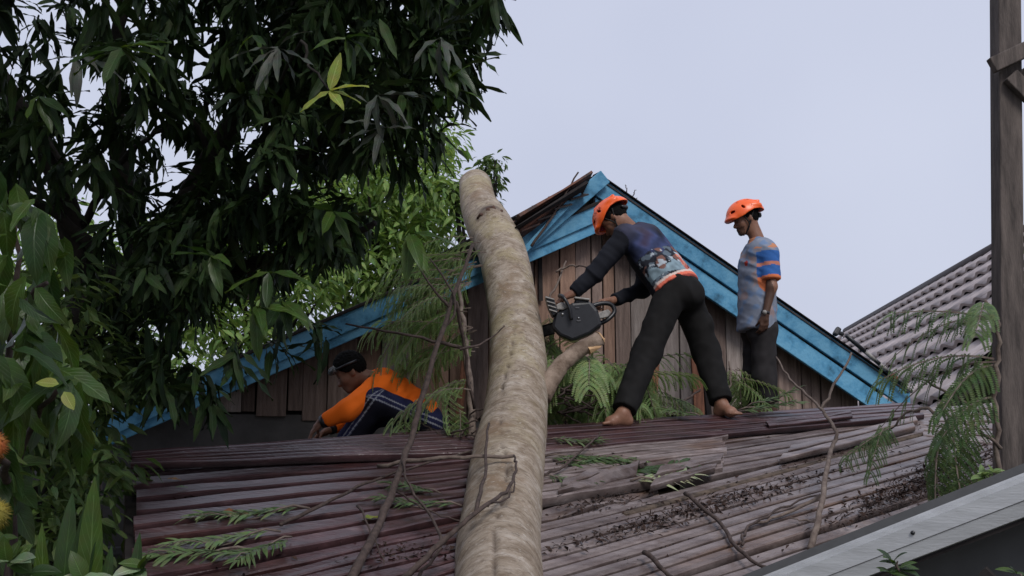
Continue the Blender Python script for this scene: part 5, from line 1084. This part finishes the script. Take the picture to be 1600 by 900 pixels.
# ================================================================== the chainsaw
cs = pv(905, 500, 7.62)
saw = root('chainsaw', cs, 'dark chainsaw with pale side plates held against the trunk by the bending man', 'chainsaw')
def sx(x, y, Y=7.53): return P(x, y, Y)
b2 = MB(); b2.prism([sx(*q) for q in ((866, 489), (884, 479), (894, 473), (922, 470), (934, 484), (941, 508), (922, 522), (895, 533), (874, 524), (862, 511))], (.01, .16, 0)); b2.build('body', M_black, saw, False, .02)
b2 = MB(); b2.prism([sx(*q, 7.55) for q in ((895, 477), (899, 466), (918, 468), (928, 480), (925, 486))], (.01, .11, 0)); b2.build('top_cover', M_black, saw, False, .012)
b2 = MB(); b2.bar(sx(897, 466, 7.56), sx(921, 469, 7.56), (0, 0, 1), .09, .014); b2.build('cover_plate', M_white, saw, False, .006)
b2 = MB(); b2.prism([sx(*q, 7.515) for q in ((869, 476), (876, 472), (886, 473), (888, 480), (880, 484), (870, 484))], (0, .05, 0)); b2.build('muffler', M_white, saw, False, .008)
b2 = MB(); b2.prism([sx(*q, 7.56) for q in ((931, 490), (950, 483), (955, 488), (950, 495), (933, 499))], (0, .05, 0)); b2.build('handle_plate', M_white, saw, False, .006)
b2 = MB(); b2.tube(spline([sx(925, 478, 7.62), sx(940, 474, 7.64), sx(955, 476, 7.66), sx(960, 487, 7.66), sx(950, 499, 7.64), sx(934, 507, 7.62)], 5), .016, 10); b2.build('rear_handle', M_black, saw, True)
b2 = MB(); b2.tube(spline([sx(893, 500, 7.50), sx(889, 480, 7.49), sx(880, 464, 7.50), sx(874, 462, 7.60), sx(877, 468, 7.72), sx(884, 490, 7.74)], 5), .0125, 10); b2.build('front_handle', M_black, saw, True)
b2 = MB(); b2.prism([sx(*q, 7.50) for q in ((852, 462), (866, 467), (872, 488), (864, 494), (857, 480))], (.0, .16, 0)); b2.build('hand_guard', M_black, saw, False, .006)
for k in range(4):
    b2 = MB(); y = 464 + 6.5 * k; b2.bar(sx(852 + 2 * k, y, 7.49), sx(866 + 1.5 * k, y + 4, 7.49), (0, 0, 1), .01, .008); b2.build('guard_rib', M_white, saw, False, .002)
for (x, y, r) in ((879, 491, .011), (904, 497, .008)): b2 = MB(); q = sx(x, y, 7.528); b2.tube([q, q + Vector((0, -.006, 0))], r, 12); b2.build('bolt', M_steel, saw, True)
for (x, y, w, h) in ((902, 482, .028, .010), (904, 502, .030, .012)): b2 = MB(); q = sx(x, y, 7.527); b2.bar(q - Vector((w / 2, 0, -.004)), q + Vector((w / 2, 0, .004)), (0, 0, 1), .006, h); b2.build('badge', mat('grey_badge', (.10, .10, .11), None, .5), saw, False, .002)
b2 = MB(); b2.bar(sx(866, 512, 7.66), sx(818, 526, 7.98), (0, 0, 1), .008, .075); b2.build('guide_bar', M_steel, saw, False, .003)
b2 = MB(); b2.tube(spline([sx(866, 504, 7.65), sx(840, 512, 7.82), sx(818, 518, 7.98), sx(814, 527, 8.0), sx(818, 535, 7.98), sx(840, 528, 7.82), sx(866, 521, 7.66)], 5), .006, 6); b2.build('chain', M_black, saw, True)

# ================================================================== the man standing on the right
Zb = 2.405; YB = 8.62
gb = pv(1185, 650, YB); gb[2] = Zb
pb_ = root('person', gb, 'man in orange helmet and grey blue patterned t-shirt standing with arm hanging', 'person')
fB = nrm(v3(-1, -.06, 0)); lB = nrm(v3(.06, -1, 0)); hip = pv(1186, 515, YB); neck = pv(1185, 376, YB)
sk = dict(hipL=hip + lB * .09 + v3(.012, 0, 0), hipR=hip - lB * .09, knL=pv(1194, 588, YB - .10), knR=pv(1178, 588, YB + .10), shL=neck + lB * .175 + v3(.03, 0, -.125), shR=neck - lB * .18 - v3(0, 0, .04) + v3(0, 0, -.06), elL=pv(1206, 448, YB - .22), wrL=pv(1196, 491, YB - .24), elR=pv(1190, 455, YB + .24), wrR=pv(1168, 492, YB + .22))
sk['anL'] = np.array((pv(1197, 640, YB)[0], YB - .10, Zb + .085)); sk['anR'] = np.array((pv(1172, 640, YB)[0], YB + .09, Zb + .085))
hc = pv(1166, 343, YB); FB, UB, LB2 = axes(v3(-.95, -.12, -.26), v3(-.18, 0, 1))
pr = torso_prims(hip, neck, lB) + limbs(sk) + [C(neck - v3(0, 0, .02), hc - UB * .06 - FB * .03, .060, .054), C(sk['shL'], sk['shR'], .05, .05)] + head_prims(hc, FB, UB, LB2)
pr += hand_prims(sk['wrL'], v3(-.12, .05, -1), v3(-.3, .9, .1), v3(-.9, -.3, .0), (.35, .5, .35), th=(.8, .4, .3)) + hand_prims(sk['wrR'], v3(-.1, 0, -1), v3(-.3, -.9, .1), v3(-.9, .3, .0), (.35, .5, .35), th=(.8, .4, .3))
pr += foot_prims(sk['anL'], fB) + foot_prims(sk['anR'], fB)
def skinB(V):
    c = skincol(V); d = V - hc; m = (d @ UB < -.055) & (d @ FB > .055); c[m] *= .35; return c               # chin and lower face darkened
grow('body', pr, .0065, .03, M_skin, pb_, skinB); eyes(hc, FB, UB, LB2, pb_); hair(hc, FB, UB, LB2, pb_, 1.0, .006); h_, o_ = helmet(hc, FB, UB, LB2, pb_)
label_marks('PULAR', .026, o_, FB, UB, LB2, 1, -.062, .052, math.radians(-8), pb_, mat('embossed_print', (.60, .07, .015), None, .5))
hm = hip + v3(0, 0, -.005)
sh = [C(hm + lB * .075 * s + fB * .02, neck + lB * .09 * s - v3(0, 0, .12), .130, .118, capa=True, k=.05) for s in (1, -1)] + [C(hm + fB * .045 + v3(0, 0, .0), neck - v3(0, 0, .2) + fB * .05, .118, .115, capa=True, k=.05), C(neck - v3(0, 0, .10) + lB * .1, sk['shL'], .085, .066, k=.05), C(neck - v3(0, 0, .10) - lB * .1, sk['shR'], .085, .066, k=.05), C(neck - v3(0, 0, .1), neck + v3(-.012, 0, .015), .10, .070, capb=True, k=.04)]
for s in 'LR': sh += [C(sk['sh' + s], sk['sh' + s] + (sk['el' + s] - sk['sh' + s]) * .80, .070, .071, capb=True, k=.03)]
def shirtB(V):
    n1 = nz(V, 7); n2 = nz(V, 16, 4); n3 = nz(V, 34, 8); c = np.tile(v3(.20, .225, .285), (len(V), 1)) * (1 + .15 * n3[:, None]); a_ = np.clip(((n1 + .5 * n2 + .25 * n3) - .24) / .2, 0, 1)[:, None]; a_ = a_ * .65; c = c * (1 - a_) + a_ * v3(.31, .20, .17); a_ = np.clip((-n2 - .12) / .2, 0, 1)[:, None] * .7; c = c * (1 - a_) + a_ * v3(.13, .21, .36)
    yk = V[:, 2] > neck[2] - .10; m = yk & (n1 + .5 * n2 > .12); c[m] = v3(.46, .20, .11)
    for s in 'LR':
        d, t = seg_near(V, sk['sh' + s], sk['sh' + s] + (sk['el' + s] - sk['sh' + s]) * .80); lat = ((V - neck) @ lB) * (1 if s == 'L' else -1); m = (d < .105) & (lat > .155) & (t > .02); c[m] = v3(.035, .115, .34); q = m & (t > .42) & (t < .54); c[q] = v3(.50, .19, .13); q = m & (t > .90); c[q] = v3(.60, .17, .07)
    r_ = np.linalg.norm(V - pv(1163, 411, YB - .12), axis=1) < .030; c[r_] = v3(.35, .04, .03)
    return c
grow('t_shirt', sh, .0075, .035, M_cloth, pb_, shirtB, (.009, 1, lambda p: np.array((p[2] * 11 + p[0] * 7, p[0] * 3, p[1] * 4))))
tp = legs(sk, .100, .088, .080, hip + v3(0, 0, .05), hip, lB, .115, .97)
grow('trousers', tp, .008, .04, M_cloth, pb_, lambda V: v3(.022, .020, .021) * (1.1 + .4 * nz(V, 20)[:, None]), (.008, 1, lambda p: np.array((p[2] * 6 - p[0] * 6, p[0] * 6 + p[2] * 2, p[1] * 6))))
w = sk['wrL'] + v3(0, 0, .012); ud = nrm(sk['elL'] - sk['wrL']); V, Fc = tube([w - ud * .010, w + ud * .010], .034, 14); wt = obj('wristwatch', V, Fc, M_black, pb_, True); q = w + v3(-.012, -.032, 0); V, Fc = tube([q, q + nrm(v3(-.35, -1, 0)) * .010], .017, 14); obj('watch_face', V, Fc, M_white, wt, True)

# ================================================================== the crouching man in orange
gc = pv(560, 704, 7.25); gc[2] = 2.16
pv_ = lambda x, y, Y: pv(x, y - 5, Y)
pc = root('person', gc, 'man in orange long-sleeved shirt crouching by the wall with bare head and goggles', 'person')
hip = pv_(664, 664, 7.47); neck = pv_(584, 599, 7.38); sp = nrm(neck - hip); lC = v3(-.05, -1, 0); lC = nrm(lC - sp * lC.dot(sp)); back = np.cross(lC, sp); back = back if back[2] > 0 else -back
sk = dict(hipL=hip + lC * .09, hipR=hip - lC * .09, knL=pv_(588, 633, 7.14), knR=pv_(588, 648, 7.62), anL=pv_(536, 702, 7.18), anR=pv_(545, 704, 7.62), shL=neck + lC * .175 - sp * .03 - back * .02, shR=neck - lC * .175 - sp * .03 - back * .02, elL=pv_(543, 646, 7.05), wrL=pv_(502, 665, 7.05), elR=pv_(545, 655, 7.52), wrR=pv_(515, 676, 7.40))
hc = pv_(549, 587, 7.36); FC, UC, LC2 = axes(v3(-.84, -.12, -.50), v3(-.25, 0, .95))
pr = torso_prims(hip, neck, lC) + limbs(sk) + [C(neck, hc - UC * .05 - FC * .04, .060, .055), C(sk['shL'], sk['shR'], .055, .055)] + head_prims(hc, FC, UC, LC2)
pr += hand_prims(sk['wrL'], v3(-.7, -.05, -.75), v3(.5, .3, -.6), v3(-.1, .9, .3), (.4, .6, .5)) + hand_prims(sk['wrR'], v3(-.8, -.1, -.5), v3(.3, -.5, -.6), v3(-.1, -.9, .2), (.4, .6, .5))
pr += foot_prims(sk['anL'], v3(-1, -.1, 0)) + foot_prims(sk['anR'], v3(-1, -.1, 0))
grow('body', pr, .0065, .03, M_skin, pc, lambda V: skincol(V) * .85); eyes(hc, FC, UC, LC2, pc); hair(hc, FC, UC, LC2, pc, 1.5, .011, scale=2)
gg = [hc + UC * .062 + FC * (.113 * math.cos(a)) + LC2 * (.098 * math.sin(a)) - UC * .02 * (1 - math.cos(a)) * .5 for a in np.linspace(-2.2, 2.2, 15)]; V, Fc = tube(gg, .009, 6); obj('goggle_strap', V, Fc, M_black, pc, True)
gl = [hc + UC * .066 + FC * (.122 * math.cos(a)) + LC2 * (.105 * math.sin(a)) for a in np.linspace(-.8, .8, 9)]; V, Fc = tube(gl, .019, 8); obj('goggles', V, Fc, mat('goggle_lens', (.16, .17, .17), (.08, .09, .09), .2, 20), pc, True); V, Fc = tube([q + UC * .021 for q in gl], .006, 6); obj('goggle_rim', V, Fc, mat('goggle_rim_grey', (.34, .34, .34), None, .5), pc, True)
top = hip + (neck - hip) * .82
sh = [C(hip + lC * .07 * s + sp * .02, top + lC * .08 * s, .128, .120, capa=True, k=.05) for s in (1, -1)] + [C(hip + back * .02 + sp * .02, top + back * .02, .125, .12, capa=True, k=.05), C(neck - sp * .08 + lC * .11, sk['shL'], .085, .075, k=.05), C(neck - sp * .08 - lC * .11, sk['shR'], .085, .075, k=.05), C(top, neck + sp * .01, .10, .075, capb=True, k=.04)]
for s in 'LR': e = sk['el' + s]; w2 = e + (sk['wr' + s] - e) * .86; sh += [C(sk['sh' + s], e, .078, .062), C(e, w2, .060, .046, capb=True)]
grow('shirt', sh, .0075, .035, M_cloth, pc, lambda V: v3(.93, .17, .015) * (1 + .12 * nz(V, 12)[:, None]), (.010, 1, lambda p: np.array((p[0] * 10 - p[2] * 8, p[2] * 4, p[1] * 4))))
for s in 'LR': e = sk['el' + s]; d = sk['wr' + s] - e; V, Fc = tube([e + d * .84, e + d * 1.02], [.047, .040], 14); obj('cuff', V, Fc, M_black, pc, True)
q0 = neck + back * .075 + sp * .0; grow('shoulder_pad', [E(neck + back * .062 - sp * .05, (sp, lC, back), (.055, .13, .04), k=.02), C(neck + lC * .05 + back * .03, neck + sp * .02 + lC * .06, .03, .03)], .007, .02, mat('charcoal_fabric', (.03, .033, .036), None, .85), pc)
tp = legs(sk, .108, .088, .070, hip + sp * .06, hip, lC, .118, .97, sp)
def trackC(V):
    c = np.tile(v3(.016, .018, .055), (len(V), 1)) * (1 + .3 * nz(V, 15)[:, None])
    for (a, b) in (('hipL', 'knL'), ('knL', 'anL'), ('hipR', 'knR'), ('knR', 'anR')):
        A, B = sk[a], sk[b]; u = nrm(B - A); d, t = seg_near(V, A, B); r = V - A - ((V - A) @ u)[:, None] * u; out_ = lC * (1 if a[-1] == 'L' else -1); e1 = nrm(out_ - u * out_.dot(u)); e2 = np.cross(u, e1); e2 = e2 if (e2[2] > 0 or (abs(e2[2]) < .3 and e2[0] < 0)) else -e2
        an = np.arctan2(r @ e2, r @ e1); near = d < .125
        for a0 in (.28, .62): m = near & (np.abs(an - a0) < .042) & (r @ e1 > 0); c[m] = v3(.26, .27, .31)
        m = near & (an < .18) & (r @ e1 > 0) & (t > .03); c[m] = v3(.010, .010, .018)
    return c
grow('track_pants', tp, .0065, .04, M_cloth, pc, trackC, (.006, 8, None))
